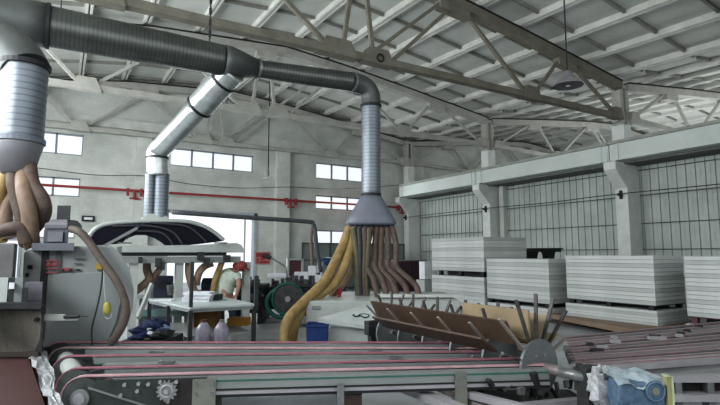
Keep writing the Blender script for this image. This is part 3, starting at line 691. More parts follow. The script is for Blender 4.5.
# blue bin
t = thing('blue_bin', 'blue plastic bin beside the yellow hoses', 'bin', W(316, 341, 8)); t.location.z = 0; BASE[t.name] = Vector(t.location)
a = KL(306, 325, 7.9); c = KL(327.5, 325, 7.9); k = MB(True); e_ = .03
k.loft([[(a[0]+e_, 7.93, 0), (c[0]-e_, 7.93, 0), (c[0]-e_, 8.22, 0), (a[0]+e_, 8.22, 0)], [(a[0], 7.9, a[2]), (c[0], 7.9, a[2]), (c[0], 8.25, a[2]), (a[0], 8.25, a[2])],
        [(a[0]+.02, 7.92, a[2]), (c[0]-.02, 7.92, a[2]), (c[0]-.02, 8.23, a[2]), (a[0]+.02, 8.23, a[2])], [(a[0]+.04, 7.95, .02), (c[0]-.04, 7.95, .02), (c[0]-.04, 8.2, .02), (a[0]+.04, 8.2, .02)]])
k.build('tub', bluep, t)
k = MB(True); k.box(a[0]-.012, c[0]+.012, 7.88, 7.9, a[2]-.03, a[2]+.005); k.box(a[0]-.012, c[0]+.012, 8.25, 8.27, a[2]-.03, a[2]+.005); k.box(a[0]-.012, a[0]+.005, 7.88, 8.27, a[2]-.03, a[2]+.005); k.box(c[0]-.005, c[0]+.012, 7.88, 8.27, a[2]-.03, a[2]+.005); k.build('rim', bluep, t)
# ------------------------------------------------------------------ work table
TZ = .8
q4 = [on(2, TZ, *p) for p in ((147, 298.5), (190, 307.5), (257, 304), (224, 297))]
t = thing('work_table', 'metal work table with white top in front of the worker', 'table', (sum(q4, Vector())/4).xy.to_3d())
cen = sum(q4, Vector())/4
MB().prism([v-Vector((0, 0, .03)) for v in q4], (0, 0, .03)).build('table_top', mat('table_white', (.52, .58, .58), .5), t)
MB().prism([v.lerp(cen, .02)-Vector((0, 0, .08)) for v in q4], (0, 0, .05)).build('apron', machg, t)
for v in q4:
    u = v.lerp(cen, .05); MB().box(u.x-.03, u.x+.03, u.y-.03, u.y+.03, 0, TZ-.05).build('leg', steeld, t)
m1 = q4[0].lerp(q4[1], .55); MB().box(m1.x-.03, m1.x+.03, m1.y-.03, m1.y+.03, 0, TZ-.05).build('leg', steeld, t)
SH = .36
MB().prism([Vector((v.x, v.y, SH-.03)) for v in [w_.lerp(cen, .08) for w_ in q4]], (0, 0, .03)).build('lower_shelf', machg, t)
u = q4[1].lerp(cen, .05); MB().box(u.x-.025, u.x+.025, u.y-.025, u.y+.025, TZ, W(188, 262, 7.4).z).build('upright_post', steeld, t)
u = q4[2].lerp(cen, .02); MB().box(u.x-.03, u.x+.03, u.y-.03, u.y+.03, TZ-.1, W(255, 276, 8).z).build('upright_post', steeld, t)
# papers stack on table
pc = on(2, TZ, 199, 301); g = 'white sheets stacked on the work table'
for i in range(6):
    o1 = random.uniform(-.03, .03); o2 = random.uniform(-.02, .02)
    a = pc.dot(rt)+o1; b = pc.dot(fh)+o2; k = MB(True); k.box(a-.22, a+.24, b-.14, b+.2, TZ+.002+i*.026, TZ+.024+i*.026)
    k.build('paper_ream', paper, label='flat white bundle in the pile on the work table', cat='paper', group=g)
pc = on(2, TZ, 213, 300); a = pc.dot(rt); b = pc.dot(fh); k = MB(True); k.box(a-.02, a+.13, b-.1, b+.15, TZ+.002, TZ+.10); k.build('dark_block', steeld, label='dark grey block beside the white pile on the work table', cat='block')
p2 = on(2, TZ, 165, 300.5); a = p2.dot(rt); b = p2.dot(fh); k = MB(True); k.box(a-.16, a+.14, b-.1, b+.15, TZ+.002, TZ+.012); k.build('loose_sheet', paper, label='loose white sheet on the left half of the work table', cat='paper')
# boxes on shelf
def shelfbox(x, y, w, d, h_, m, l, nm='cardboard_box', cat='box', yaw=0):
    p = on(2, SH, x, y); a = p.dot(rt); b = p.dot(fh); k = MB(True); k.box(a-w/2, a+w/2, b-d/2, b+d/2, SH+.001, SH+h_); return k.build(nm, m, label=l, cat=cat, bevel=.004)
shelfbox(206, 326, .40, .3, .26, card, 'brown cardboard box on the lower shelf of the work table')
shelfbox(192, 327, .12, .2, .24, tanb, 'tan box at the left end of the table shelf')
shelfbox(239, 325, .36, .25, .13, orange, 'orange brown shallow box on the right of the table shelf')
# jugs in front
for x, lq, l in ((203, pinkl, 'clear plastic jug with pink liquid below the work table'), (221, None, 'clear greyish plastic jug right of the pink one')):
    p = W(x, 343, 6.6); z0 = 0.0
    t = thing('plastic_jug', l, 'jug', (p.x, p.y, z0)); zt = W(x, 322, 6.6).z
    rs = [(.0, .09), (.02, .1), (.35, .1), (zt-.14, .1), (zt-.08, .095), (zt-.03, .06), (zt, .035)]
    MB().tube([(p.x, p.y, z) for z, r in rs], [r*.98 for z, r in rs], 18).build('jug_body', jugm, t, smooth=True)
    if lq: MB().tube([(p.x, p.y, z) for z in (.3, .47)], .102, 18).build('liquid_band', lq, t)
    MB().cyl((p.x, p.y, zt), (p.x, p.y, zt+.03), .035, n=14).build('cap', maroon if lq else steel, t)
# clutter heap left of table
g = 'rags and bags heaped left of the work table'
random.seed(3)
for i, (x, y, m, s, l) in enumerate(((146, 331, clothb, .2, 'dark blue rag at the bottom of the heap'), (155, 326, clothb, .17, 'blue rag on top of the heap'), (153, 331, paper, .14, 'white bag crumpled in the heap'), (162, 333, steeld, .16, 'dark rag at the right of the heap'), (149, 337, mat('bag_cream', (.6, .58, .38), .8), .12, 'cream coloured bag in front of the heap'), (141, 338, clothb, .15, 'navy bag at the left of the heap'), (163, 328, mat('bag_steelblue', (.25, .33, .5), .8), .1, 'pale blue bag leaning on the heap'))):
    c = W(x, y, 7.0); k = MB(); rings = []
    k.ball(c, s, s*.8, s*.5, 10, 7)
    for j, v in enumerate(k.v): k.v[j] = c+(v-c)*(1+random.uniform(-.25, .25))
    k.build('rag_heap' if 'rag' in l else 'crumpled_bag', m, label=l, cat='rag' if 'rag' in l else 'bag', group=g)
k = MB(True); a = KL(135, 333, 7.2); c = KL(176, 333, 7.2); k.box(a[0], c[0], 6.8, 7.5, .02, KL(150, 336, 7.2)[2]); k.build('scrap_crate', steeld, label='dark crate under the heap of rags', cat='crate')
k = MB(); k.bar(W(138, 318, 6.6), W(152, 284, 6.9), .035, .07); k.build('leaning_strip', machl, label='pale strip of board leaning beside the grey machine', cat='board')
k = MB(True); a = KL(140, 311, 9.3); c = KL(187, 316.5, 9.3); k.box(a[0], c[0], 9.3, 9.7, c[2], a[2]); 
for px in (142, 184): aa = KL(px, 316, 9.3); k.box(aa[0]-.03, aa[0]+.03, 9.4, 9.6, 0, aa[2]+.02)
k.build('green_bench', mat('bench_green', (.10, .17, .16), .5), label='dark green low bench behind the table', cat='bench')
# ------------------------------------------------------------------ panel stacks
def layered(x0, x1, y0, y1, z0, z1, n, where, g):
    dz = (z1-z0)/n
    for i in range(n):
        j = random.uniform(-.006, .006); k = MB(); e = .005
        k.box(x0+j, x1+j, y0+j, y1+j, z0+i*dz, z0+(i+1)*dz-e)
        k.build('laminate_sheet', panelw if i % 3 else panelw2, label='pale grey board in '+where, cat='board', group=g)
def pallet(x0, x1, y0, y1, z0, z1, l, m=woodp):
    t = thing('wooden_pallet', l, 'pallet', ((x0+x1)/2, (y0+y1)/2, z0), 'pallets under the board stacks')
    h_ = z1-z0; k = MB(); 
    k.box(x0+.02, x1-.02, y0+.02, y1-.02, z1-.02, z1-.001); k.build('deck', m, t)
    for i in range(3):
        yy = y0+.05+(y1-y0-.2)*i/2
        for j in range(2):
            xx = x0+.02+(x1-x0-.14)*j; MB().box(xx, xx+.1, yy, yy+.1, z0+.001, z1-.02).build('block', m, t)
    MB().box(x0+.25, x1-.25, y0+.2, y1-.2, z0+.001, z1-.021).build('core_fill', black, t)  # solid black block filling the dark gap inside the pallet
def st(x, y, X=10.0): return on(0, X, x, y)
# S3
a = st(655, 290); b = st(567, 290); Y3n, Y3f = a.y, b.y; X3 = 10.0; X3b = on(1, Y3n, 685, 290).x
zt3 = 1.58; zg1 = st(658, 306).z; zg0 = st(658, 311).z; zl = st(658, 326).z
layered(X3, X3b, Y3n, Y3f, zg1, zt3, 12, 'the right middle stack above the pallet', 'boards of the right middle stack')
pallet(X3, X3b, Y3n, Y3f, zg0, zg1, 'dark pallet in the gap of the right middle stack', black)
layered(X3-.03, X3b+.02, Y3n-.03, Y3f+.03, zl, zg0, 5, 'the low bundle under the right middle stack', 'boards of the low bundle')
k = MB(); k.box(X3-.032, X3-.036, Y3n+.05, Y3n+.1, zl+.05, zl+.12)
p = on(1, Y3n-.04, 661, 323)
t = thing('stack_label', 'small white label stuck on the low board bundle', 'label', p)
MB().box(p.x-.035, p.x+.035, Y3n-.045, Y3n-.04, p.z-.05, p.z+.05).build('sticker', paper, t); MB().box(p.x-.007, p.x+.009, Y3n-.048, Y3n-.045, p.z-.025, p.z+.025).build('mark', black, t)
P = [on(2, .115, *q_) for q_ in ((548, 318), (640, 336.5), (700, 327), (640, 312))]
MB().prism(P, (0, 0, zl-.117)).build('brown_base_board', mat('brown_base', (.27, .20, .15), .7), label='brown board lying under the right middle stack', cat='board')
MB().box(X3, X3b, Y3n+.05, Y3f+.5, 0, .1).build('bearer_timber', woodp, label='dark timber bearer under the brown board', cat='timber')
# S2
a = st(549, 280); b = st(487, 280); Y2n, Y2f = max(a.y, Y3f+.15), b.y; X2b = on(1, Y2n, 584, 262).x
z2t = st(549, 259).z; z2g1 = st(552, 304.5).z; z2g0 = st(552, 309).z
layered(X3, X2b, Y2n, Y2f, z2g1, z2t, 11, 'the centre stack behind the star wheels', 'boards of the centre stack')
pallet(X3, X2b, Y2n, Y2f, z2g0, z2g1, 'dark pallet in the gap of the centre stack', black)
layered(X3, X2b, Y2n, Y2f, .06, z2g0, 3, 'the low bundle under the centre stack', 'boards of the low centre bundle')
pallet(X3, X2b, Y2n, Y2f, 0, .06, 'bottom pallet of the centre stack')
# S1
a = st(484, 260); b = st(432, 260); Y1n, Y1f = max(a.y, Y2f+.06), b.y; X1b = on(1, Y1n, 526, 240).x
z1t = st(484, 236.5).z; g1 = st(486, 272).z; g0 = st(486, 277.5).z
layered(X3, X1b, Y1n, Y1f, g1, z1t, 10, 'the upper half of the tall far left stack', 'boards of the tall stack upper half')
pallet(X3, X1b, Y1n, Y1f-.25, g0, g1, 'black pallet halfway up the tall far left stack', black)
layered(X3-.02, X1b, Y1n, Y1f, .12, g0, 8, 'the lower half of the tall far left stack', 'boards of the tall stack lower half')
pallet(X3, X1b, Y1n, Y1f, 0, .12, 'bottom pallet of the tall far left stack')
# S4
a = st(679, 290); Y4f = a.y-.02; z4t = 1.57; z4b = st(690, 316).z
layered(X3, 11.2, Y4f-2.0, Y4f-.1, z4b, z4t, 14, 'the stack cut by the right edge', 'boards of the right edge stack')
pallet(X3, 11.2, Y4f-2.0, Y4f-.1, z4b-.13, z4b, 'dark red pallet under the right edge stack', maroon)
layered(X3-.1, 11.25, Y4f-2.2, Y4f-.1, .1, z4b-.13, 3, 'the pale bundle under the right edge pallet', 'boards of the right edge low bundle')
pallet(X3, 11.2, Y4f-2.0, Y4f-.1, 0, .1, 'bottom pallet of the right edge stack')
# small dark trestle behind stack
t = thing('small_trestle', 'small black trestle table standing on boards beyond the centre stack', 'trestle', on(0, 13, 540, 262))
p = on(0, 13, 524, 249); q = on(0, 13, 555, 248)
MB().box(12.8, 13.3, q.y, p.y, p.z-.1, p.z-.02).build('trestle_top', black, t)
k = MB(); k.box(12.78, 13.32, q.y-.05, p.y+.06, p.z-.02, p.z+.02); k.build('top_edge', steeld, t)
for yy in (p.y-.25, q.y+.3): MB().loft([[(12.95, yy-.08, 1.32), (13.15, yy-.08, 1.32), (13.15, yy+.06, 1.32), (12.95, yy+.06, 1.32)], [(12.85, yy-.12, p.z-.1), (13.25, yy-.12, p.z-.1), (13.25, yy+.1, p.z-.1), (12.85, yy+.1, p.z-.1)]]).build('leg', black, t)
layered(12.2, 13.8, q.y-.6, p.y+.6, .1, 1.32, 8, 'the hidden stack carrying the trestle', 'boards of the stack carrying the trestle')
pallet(12.2, 13.8, q.y-.6, p.y+.6, 0, .1, 'pallet of the stack carrying the trestle')
# ------------------------------------------------------------------ foreground conveyor
CZ = .75
def zp(x, y, z=CZ): return on(2, z, x, y)
t = thing('belt_conveyor', 'belt conveyor with pink belts across the foreground', 'conveyor', (zp(300, 365)).xy.to_3d())
belts = [((47, 342.5), (520, 343), beltm), ((50, 348), (520, 348.5), beltl), ((54, 356.5), (525, 351.5), beltm), ((59, 369), (530, 358.5), beltm), ((64, 377), (545, 365), beltl)]
ends = []
for (l, r, m) in belts:
    A_ = zp(*l); B_ = zp(*r); d = (B_-A_).normalized(); rad = .135
    A2 = A_+d*rad; path = []
    for i in range(13):
        a = PI/2+PI*i/12; path.append(A2+d*(rad*math.cos(a))+Vector((0, 0, -rad+rad*math.sin(a))))
    path = [B_]+path+[A2+d*.45-Vector((0, 0, .15)), B_-Vector((0, 0, .14))]
    k = MB(); n_ = d.cross(Vector((0, 0, 1))).normalized()*.022; tk = .009; cs = []
    for i, p in enumerate(path):
        c = (p-A2-Vector((0, 0, -rad)))
        if 0 < i < len(path)-1: o_ = c.normalized()*tk
        else: o_ = Vector((0, 0, tk)) if i == 0 else Vector((0, 0, -tk))
        cs.append([p-n_, p+n_, p+n_+o_, p-n_+o_])
    k.loft(cs); k.build('belt', m, t)
    ends.append((A2, B_, d, rad))
    c = A2+Vector((0, 0, -rad)); nn = n_.normalized()
    k = MB(); k.cyl(c-nn*.02, c+nn*.02, rad-.004, n=32); pl = k.build('pulley', mat('pulley_dark', (.13, .14, .135), .5, .3, .2, 6), t)
    k = MB(); k.cyl(c-nn*.03, c+nn*.03, .045, n=18); k.build('pulley_hub', alul, pl)
    # belt support rail
    k = MB(); k.bar(A2+d*.2-Vector((0, 0, .035)), B_-Vector((0, 0, .035)), .045, .05); k.build('belt_rail', alu, t)
    k = MB(); k.bar(A2+d*.22-Vector((0, 0, .06))+nn*.0, B_-Vector((0, 0, .06)), .05, .008); k.build('rail_groove', greenl, t)
# joining roller between pulleys
k = MB(); k.cyl(ends[0][0]-Vector((0, 0, .135)), ends[-1][0]-Vector((0, 0, .135)), .035, n=18); k.build('end_shaft', steeld, t)
k = MB(); a = ends[1][0]+(ends[2][0]-ends[1][0])*.3-Vector((0, 0, .08)); b = ends[2][0].lerp(ends[3][0], .75)-Vector((0, 0, .08)); k.cyl(a, b, .07, n=18); k.build('end_roller', machl, t)
# deck strips between belts (steel channels)
for (i, j, f, m) in ((0, 1, .5, alul), (1, 2, .5, alu), (2, 3, .35, alu), (2, 3, .7, steel), (3, 4, .5, steel)):
    A_ = ends[i][0].lerp(ends[j][0], f)+ends[i][2]*.25; B_ = ends[i][1].lerp(ends[j][1], f); k = MB(); k.bar(A_-Vector((0, 0, .045)), B_-Vector((0, 0, .045)), .10 if (i, j) != (3, 4) else .05, .03); k.build('channel', m, t)
# splice plates
for (x, y) in ((157, 351), (167, 361), (375, 348.5), (478, 356), (395, 356)):
    p = zp(x, y); d = ends[2][2]; k = MB(); k.bar(p-d*.06+Vector((0, 0, -.01)), p+d*.06+Vector((0, 0, -.01)), .05, .012)
    spp = k.build('splice_plate', steel, t)
    k = MB()
    for s in (-.045, .045): k.cyl(p+d*s, p+d*s+Vector((0, 0, .006)), .01, n=8)
    k.each('bolt', alul, spp)
# side frame under the near belt
A_, B_, d, rad = ends[-1]; nn = d.cross(Vector((0, 0, 1))).normalized()
if nn.dot(fh) > 0: nn = -nn
dn = Vector((0, 0, 1))
def S_(s, z, o=0): return A_+d*s+dn*z+nn*(.03+o)
Lr = (B_-A_).length
k = MB(); k.bar(S_(.85, -.075), S_(Lr, -.075), .06, .12); k.build('side_rail', alu, t)
for z in (-.04, -.10): k = MB(); k.bar(S_(.85, z, .031), S_(Lr, z, .031), .006, .012); k.build('rail_groove', greenl if z > -.06 else darkgap, t)
k = MB(); k.bar(S_(.85, -.145, .0), S_(Lr, -.145, .0), .07, .014); k.build('bottom_flange', black, t)
k = MB(); k.bar(S_(.85, -.122, .034), S_(Lr, -.122, .034), .006, .022); k.build('lower_lip', alul, t)
k = MB(); P = [S_(.1, -.02), S_(.95, -.02), S_(.95, -.26), S_(.2, -.26), S_(.03, -.17)]; k.prism(P, nn*.012); k.build('end_plate', mat('plate_dark', (.065, .08, .075), .65, .1, .25, 6), t)
k = MB(); P = [S_(.55, -.03, .012), S_(.94, -.03, .012), S_(.94, -.27, .012), S_(.53, -.27, .012)]; k.prism(P, nn*.01); gpl = k.build('gear_plate', mat('plate_brown', (.06, .05, .05), .65, .1, .25, 6), t)
def sx(px): # distance along rail for a pixel
    p = zp(px, 372); return (p-A_).dot(d)
# near pulley hub ring
c = A_-dn*rad
k = MB(); k.cyl(c+nn*.045, c+nn*.06, .062, n=24); k.build('bearing_ring', machg, t); k = MB(); k.cyl(c+nn*.06, c+nn*.075, .038, n=20); k.build('shaft_end', alul, t)
k = MB(); k.bar(c+d*.05+nn*.05+dn*.07, c+d*.55+nn*.05-dn*.1, .01, .012); k.build('tension_rod', machg, t)
# gear sprocket
gc = S_(sx(173), -.095, .03)
k = MB(); K = 14; ring = []
for i in range(K*4):
    a = 2*PI*i/(K*4); r_ = .072 if (i % 4) in (0, 1) else .058
    ring.append(gc+d*(r_*math.cos(a))+dn*(r_*math.sin(a)))
k.loft([ring, [p+nn*.02 for p in ring]]); spk = k.build('sprocket', alu, t)
k = MB(); k.tube([gc+nn*.022+d*(.04*math.cos(2*PI*i/20))+dn*(.04*math.sin(2*PI*i/20)) for i in range(21)], .007, 6); k.build('sprocket_ring', alul, spk)
k = MB(); k.cyl(gc+nn*.02, gc+nn*.04, .018, n=6); k.build('sprocket_nut', alul, spk)
for (px, z) in ((133, -.05), (146, -.045), (145, -.095), (174, -.17), (155, -.05), (166, -.038), (181, -.04), (130, -.12)):
    p = S_(sx(px), z, .02); k = MB(); k.cyl(p, p+nn*.018, .013, n=10); k.build('bolt', alul, gpl)
# bracket plates and legs
for px, w in ((208, .08), (464, .045)):
    s0 = sx(px); k = MB(); P = [S_(s0-w, -.02, .04), S_(s0+w, -.02, .04), S_(s0+w, -.32, .04), S_(s0-w, -.32, .04)]; k.prism(P, nn*.012); bpl = k.build('bracket_plate', mat('plate_olive', (.24, .25, .215), .55, .1, .15, 5), t)
    for a in (-.7, .7):
        for z in (-.05, -.12): p = S_(s0+a*w, z, .052); k = MB(); k.cyl(p, p+nn*.01, .011, n=8); k.build('bolt', steel, bpl)
    p = S_(s0, 0); 
    for q_ in (p, p+(ends[0][0]-ends[-1][0])*1.0):
        k = MB(); k.box(q_.x-.04, q_.x+.04, q_.y-.04, q_.y+.04, 0, CZ-.2); k.build('leg', machg, t)
for s in (1.0, 2.2, 3.0):
    if s < Lr: a = S_(s, -.12); k = MB(); k.bar(a, a+(ends[0][0]-ends[-1][0])*.98, .06, .06); k.build('cross_member', steeld, t)
# tarp sheet / pale board under conveyor
P = [zp(222, 397, .3), zp(335, 393, .3), zp(345, 440, .3), zp(215, 450, .3)]
k = MB(); k.prism(P, (0, 0, .02)); k.build('pale_board', mat('pale_blue_board', (.50, .55, .60), .5), label='pale blue board lying low under the conveyor', cat='board')
for u_, v_ in ((P[0], P[2]), (P[1], P[3])):
    c_ = u_.lerp(v_, .3); MB().box(c_.x-.05, c_.x+.05, c_.y-.05, c_.y+.05, 0, .299).build('support_block', woodp, label='wooden block carrying the pale board', cat='block', group='blocks carrying the pale board')
k = MB(True); a = KL(337, 395, 3.6); k.box(a[0], a[0]+.05, 3.6, 3.66, 0, a[2]+.06); k.build('steel_post', steel, label='grey steel post under the middle of the conveyor', cat='post')
k = MB(True); a = KL(343, 395, 3.75); k.box(a[0], a[0]+.14, 3.75, 3.95, 0, a[2]+.0); k.build('brown_crate', mat('crate_brown', (.12, .085, .075), .8), label='brown crate end behind the steel post', cat='crate')
# lower diagonal rails bottom middle-right
g = 'light rails sloping away under the star wheels'
for (p, q, w, h_, z, m, l) in (((400, 386), (500, 425), .10, .05, .55, alul, 'wide pale rail sloping toward the bottom edge'), ((455, 391), (540, 412), .05, .05, .56, alul, 'narrow silver rail right of the wide one'),
                              ((430, 384), (560, 440), .06, .04, .5, mat('rail_tan', (.30, .27, .25), .6), 'brownish rail between the pale rails'), ((520, 408), (800, 380), .07, .06, .5, alul, 'pale rail at the bottom right in front of the wrapped box')):
    k = MB(); k.bar(on(2, z, *p), on(2, z, *q), w, h_); k.build('sloping_rail', m, label=l, cat='rail', group=g)
    c = on(2, z, *p).lerp(on(2, z, *q), .5); k = MB(); k.box(c.x-.03, c.x+.03, c.y-.03, c.y+.03, 0, z-h_/2); k.build('rail_post', steeld, label='dark post carrying the '+l, cat='post')
# ------------------------------------------------------------------ star wheels
C0 = zp(539, 367, CZ-.02)
C0 = W(539, 366.5, 3.95); 
dY = Vector((0, 1, 0)); NW = 6; SPC = .40
t = thing('star_wheel_turner', 'row of star wheels on a shaft turning brown boards', 'turner', (C0.x, C0.y+.9, 0))
R = .212
# shaft towards camera side and away
k = MB(); k.cyl(C0-dY*.5, C0+dY*(SPC*NW+.1), .02, n=16); k.build('shaft', steeld, t)
sh = MB(); sh.cyl(C0-dY*.06, C0-dY*.32, .04, n=18); sh.build('shaft_sleeve', mat('sleeve', (.28, .24, .24), .5, .3), t)
angs = [26, 46, 66, 88, 112, 136, 160, 200, 240, 275, 310, 340]
for w in range(NW):
    c = C0+dY*SPC*w
    k = MB(); k.cyl(c-dY*.012, c+dY*.012, R, n=36); ds = k.build('disc', mat('disc_steel', (.21, .225, .23), .5, .3, .2, 4, c2=(.14, .15, .155)), t)
    k = MB(); k.cyl(c-dY*.03, c+dY*.03, .03, n=18); k.build('disc_hub', alul, ds)
    for a in angs:
        ar = math.radians(a); u = Vector((math.cos(ar), 0, math.sin(ar))); v = Vector((-math.sin(ar), 0, math.cos(ar)))
        Lb = (.56 if w == 0 else .45) if 40 < a < 150 else .40
        if w and a > 150: continue
        k = MB(); k.bar(c+u*(R*.75)+dY*.022, c+u*Lb+dY*.022, .03, .014, upv=tuple(v)); k.build('blade', mat('blade_dark', (.13, .125, .12), .5, .3, .3, 9) if (a != 136 and a != 26) else mat('blade_wood', (.30, .26, .23), .6), t)
k = MB()
for a in range(0, 360, 60): 
    p = C0-dY*.014+Vector((math.cos(math.radians(a))*.1, 0, math.sin(math.radians(a))*.1)); k.cyl(p, p-dY*.008, .009, n=8)
k.each('bolt', alul, t)
for yy in (-.42, SPC*NW):
    c = C0+dY*yy; k = MB(); k.box(c.x-.05, c.x+.05, c.y-.04, c.y+.04, 0, c.z); k.box(c.x-.09, c.x+.09, c.y-.05, c.y+.05, c.z-.08, c.z+.08); k.build('bearing_post', steeld, t)
# boards in slots: (angle, radial start, radial end, near y, far y)
def board(a, r0, r1, y0, y1, m, l, off=.02):
    ar = math.radians(a); u = Vector((math.cos(ar), 0, math.sin(ar))); v = Vector((-math.sin(ar), 0, math.cos(ar)))
    p = C0+v*off; k = MB(); q = [p+u*r0+dY*y0, p+u*r1+dY*y0, p+u*r1+dY*y1, p+u*r0+dY*y1]
    k.prism(q, v*.018); k.build('board_in_slot', m, label=l, cat='board', group='boards carried in the star wheels')
board(146, .20, .42, .25, 1.85, brownb, 'long brown board lying in the left slots of the star wheels')
board(118, .20, .41, .12, 2.1, brownb, 'second brown board standing behind the first in the star wheels')
board(91, .20, .43, .05, .8, tanb, 'tan board standing nearly upright in the star wheels')  # tan tone puts the light on the right-facing boards into their colour
board(60, .20, .42, .04, .7, tanb, 'tan board leaning right in the near star wheels')
board(30, .20, .37, .04, .55, tanb, 'low tan board in the right slots of the near star wheel')
# ------------------------------------------------------------------ right hand rails beyond the star wheels
g = 'parallel conveyor rails running off to the right'
beltr = mat('dull_pink_belt', (.36, .21, .23), .7, 0, .2, 6, c2=(.22, .15, .16))
rl = []
for i in range(11):
    f = i/10; rl.append((340+29*f, 317+37*f**1.05, (steel, alu, alul, steel, alu)[i % 5] if i < 10 else alul, beltr))
nms = ['farthest', 'second farthest', 'third farthest', 'fourth farthest', 'fifth farthest', 'middle', 'fifth nearest', 'fourth nearest', 'third nearest', 'second nearest', 'nearest']
for i, (yl, yr, m, bm_) in enumerate(rl):
    A_ = zp(563+i*1.2, yl, .72); B_ = zp(790, yr, .72)
    t = thing('rail_track', nms[i]+' grey rail with a pink belt right of the star wheels', 'rail', (A_.lerp(B_, .5)).xy.to_3d(), g)
    k = MB(); k.bar(A_, B_, .075 if i < 10 else .12, .05); k.bar(A_-Vector((0, 0, .045)), B_-Vector((0, 0, .045)), .04, .05); k.build('rail', m, t)
    sd_ = (B_-A_).normalized().cross(Vector((0, 0, 1))).normalized()*.02
    k = MB(); k.bar(A_+Vector((0, 0, .029))+sd_, B_+Vector((0, 0, .029))+sd_, .02, .006); k.build('belt', bm_, t)
    for f in (.1, .85):
        q_ = A_.lerp(B_, f); k = MB(); k.box(q_.x-.03, q_.x+.03, q_.y-.03, q_.y+.03, 0, .66); k.build('leg', steeld, t)
random.seed(11)
for i in range(14):
    x = 585+random.random()*140; y = 337-(x-585)*.11+random.random()*14; p = zp(x, y, .76); k = MB(); k.bar(p, p+rt*(.05+.06*random.random()), .04, .03)
    k.build('belt_clamp', steeld if i % 2 else alul, label='small metal clamp sitting on the right hand rails', cat='clamp', group='metal clamps on the right hand rails')
# ------------------------------------------------------------------ wrapped blue box bottom right
def wob(mb, amp, seed=1):
    r = random.Random(seed)
    for i, v in enumerate(mb.v): mb.v[i] = v+Vector((r.uniform(-amp, amp), r.uniform(-amp, amp), r.uniform(-amp, amp)))
b0 = 2.75; t = thing('wrapped_blue_box', 'blue box motor wrapped in clear plastic at the bottom right', 'box', W(640, 420, b0))
a = KL(619, 381, b0); c = KL(665, 405, b0); 
k = MB(True); zt = a[2]; zb2 = KL(640, 420, b0)[2]
k.loft([[(a[0]+.005, b0, zb2), (c[0], b0, zb2), (c[0]+.02, b0+.24, zb2), (a[0]+.02, b0+.24, zb2)], [(a[0]-.01, b0, (zt+zb2)/2), (c[0]+.005, b0-.005, (zt+zb2)/2), (c[0]+.03, b0+.25, (zt+zb2)/2), (a[0], b0+.25, (zt+zb2)/2)], [(a[0], b0, zt-.01), (c[0], b0, zt-.005), (c[0]+.01, b0+.22, zt), (a[0]+.02, b0+.22, zt)]])
bb = k.build('box_body', bluew, t, bevel=.015)
k = MB(True); N_ = 8; vs = []; fs = []
for i in range(N_+1):
    for j in range(6):
        vs.append((a[0]-.01+(c[0]-a[0]+.03)*i/N_, b0-.01+.26*j/5, zt+.008+.025*math.sin(i*1.3+j)*math.sin(PI*i/N_)+(.0 if j else -.03)))
fs = [(i*6+j, (i+1)*6+j, (i+1)*6+j+1, i*6+j+1) for i in range(N_) for j in range(5)]
k.add(vs, fs); k.build('plastic_film', mat('film_white', (.45, .50, .52), .3, 0, .2, 14, c2=(.25, .33, .38), bump=.5), t, smooth=True)
cc = W(655, 391, b0-.008); K = 20
for r_, m in ((.055, bluew), (.02, mat('dial_tan', (.24, .25, .22), .5))):
    k = MB(); k.cyl(cc, cc-fh*(.006 if r_ > .05 else .012), r_, n=24); k.build('dial', m, t)
k = MB(); k.tube([cc-fh*.008+rt*(.05*math.cos(2*PI*i/K))+up*(.05*math.sin(2*PI*i/K)) for i in range(K+1)], .004, 6); k.build('dial_ring', mat('ring_lb', (.16, .25, .33), .4), t)
e0 = KL(667, 376, b0-.03); e1 = KL(675, 405, b0-.03); k = MB(True); k.box(e0[0]+.004, e1[0]-.004, b0-.02, b0+.02, zb2, e0[2]-.005); k.build('yellow_card', mat('card_yellow', (.36, .35, .17), .6), t)
k = MB(True); k.box(e1[0]-.006, e1[0]+.002, b0-.028, b0+.02, zb2, e0[2]); k.box(e0[0], e1[0], b0-.028, b0+.02, e0[2]-.006, e0[2]); k.build('card_edge', mat('card_pale', (.55, .6, .42), .5), t)
k = MB(True); k.box(a[0]+.1, c[0]-.1, b0+.05, b0+.2, 0, zb2); k.build('pedestal', steeld, t)
# crumpled wrap left of it
k = MB(); c = W(602, 387, 2.95); k.ball(c, .085, .08, .11, 16, 12); r_ = random.Random(5)
for i, v in enumerate(k.v): k.v[i] = c+(v-c)*(1+r_.uniform(-.28, .2))
k.build('crumpled_film', wrapt, label='crumpled clear plastic film left of the wrapped blue box', cat='plastic film')
k = MB(True); a = KL(586, 368, 3.0); c = KL(593, 405, 3.0); k.box(a[0], c[0], 3.0, 3.15, 0, a[2]); k.build('bearing_stand', steeld, label='dark flat stand at the near end of the star wheel shaft', cat='stand', bevel=.005)
k = MB(); k.cyl(W(560, 372, 3.2), W(588, 378, 3.05), .032, n=18); k.build('shaft_cover', steel, label='pale cylinder cover on the near end of the star wheel shaft', cat='cylinder', smooth=True)
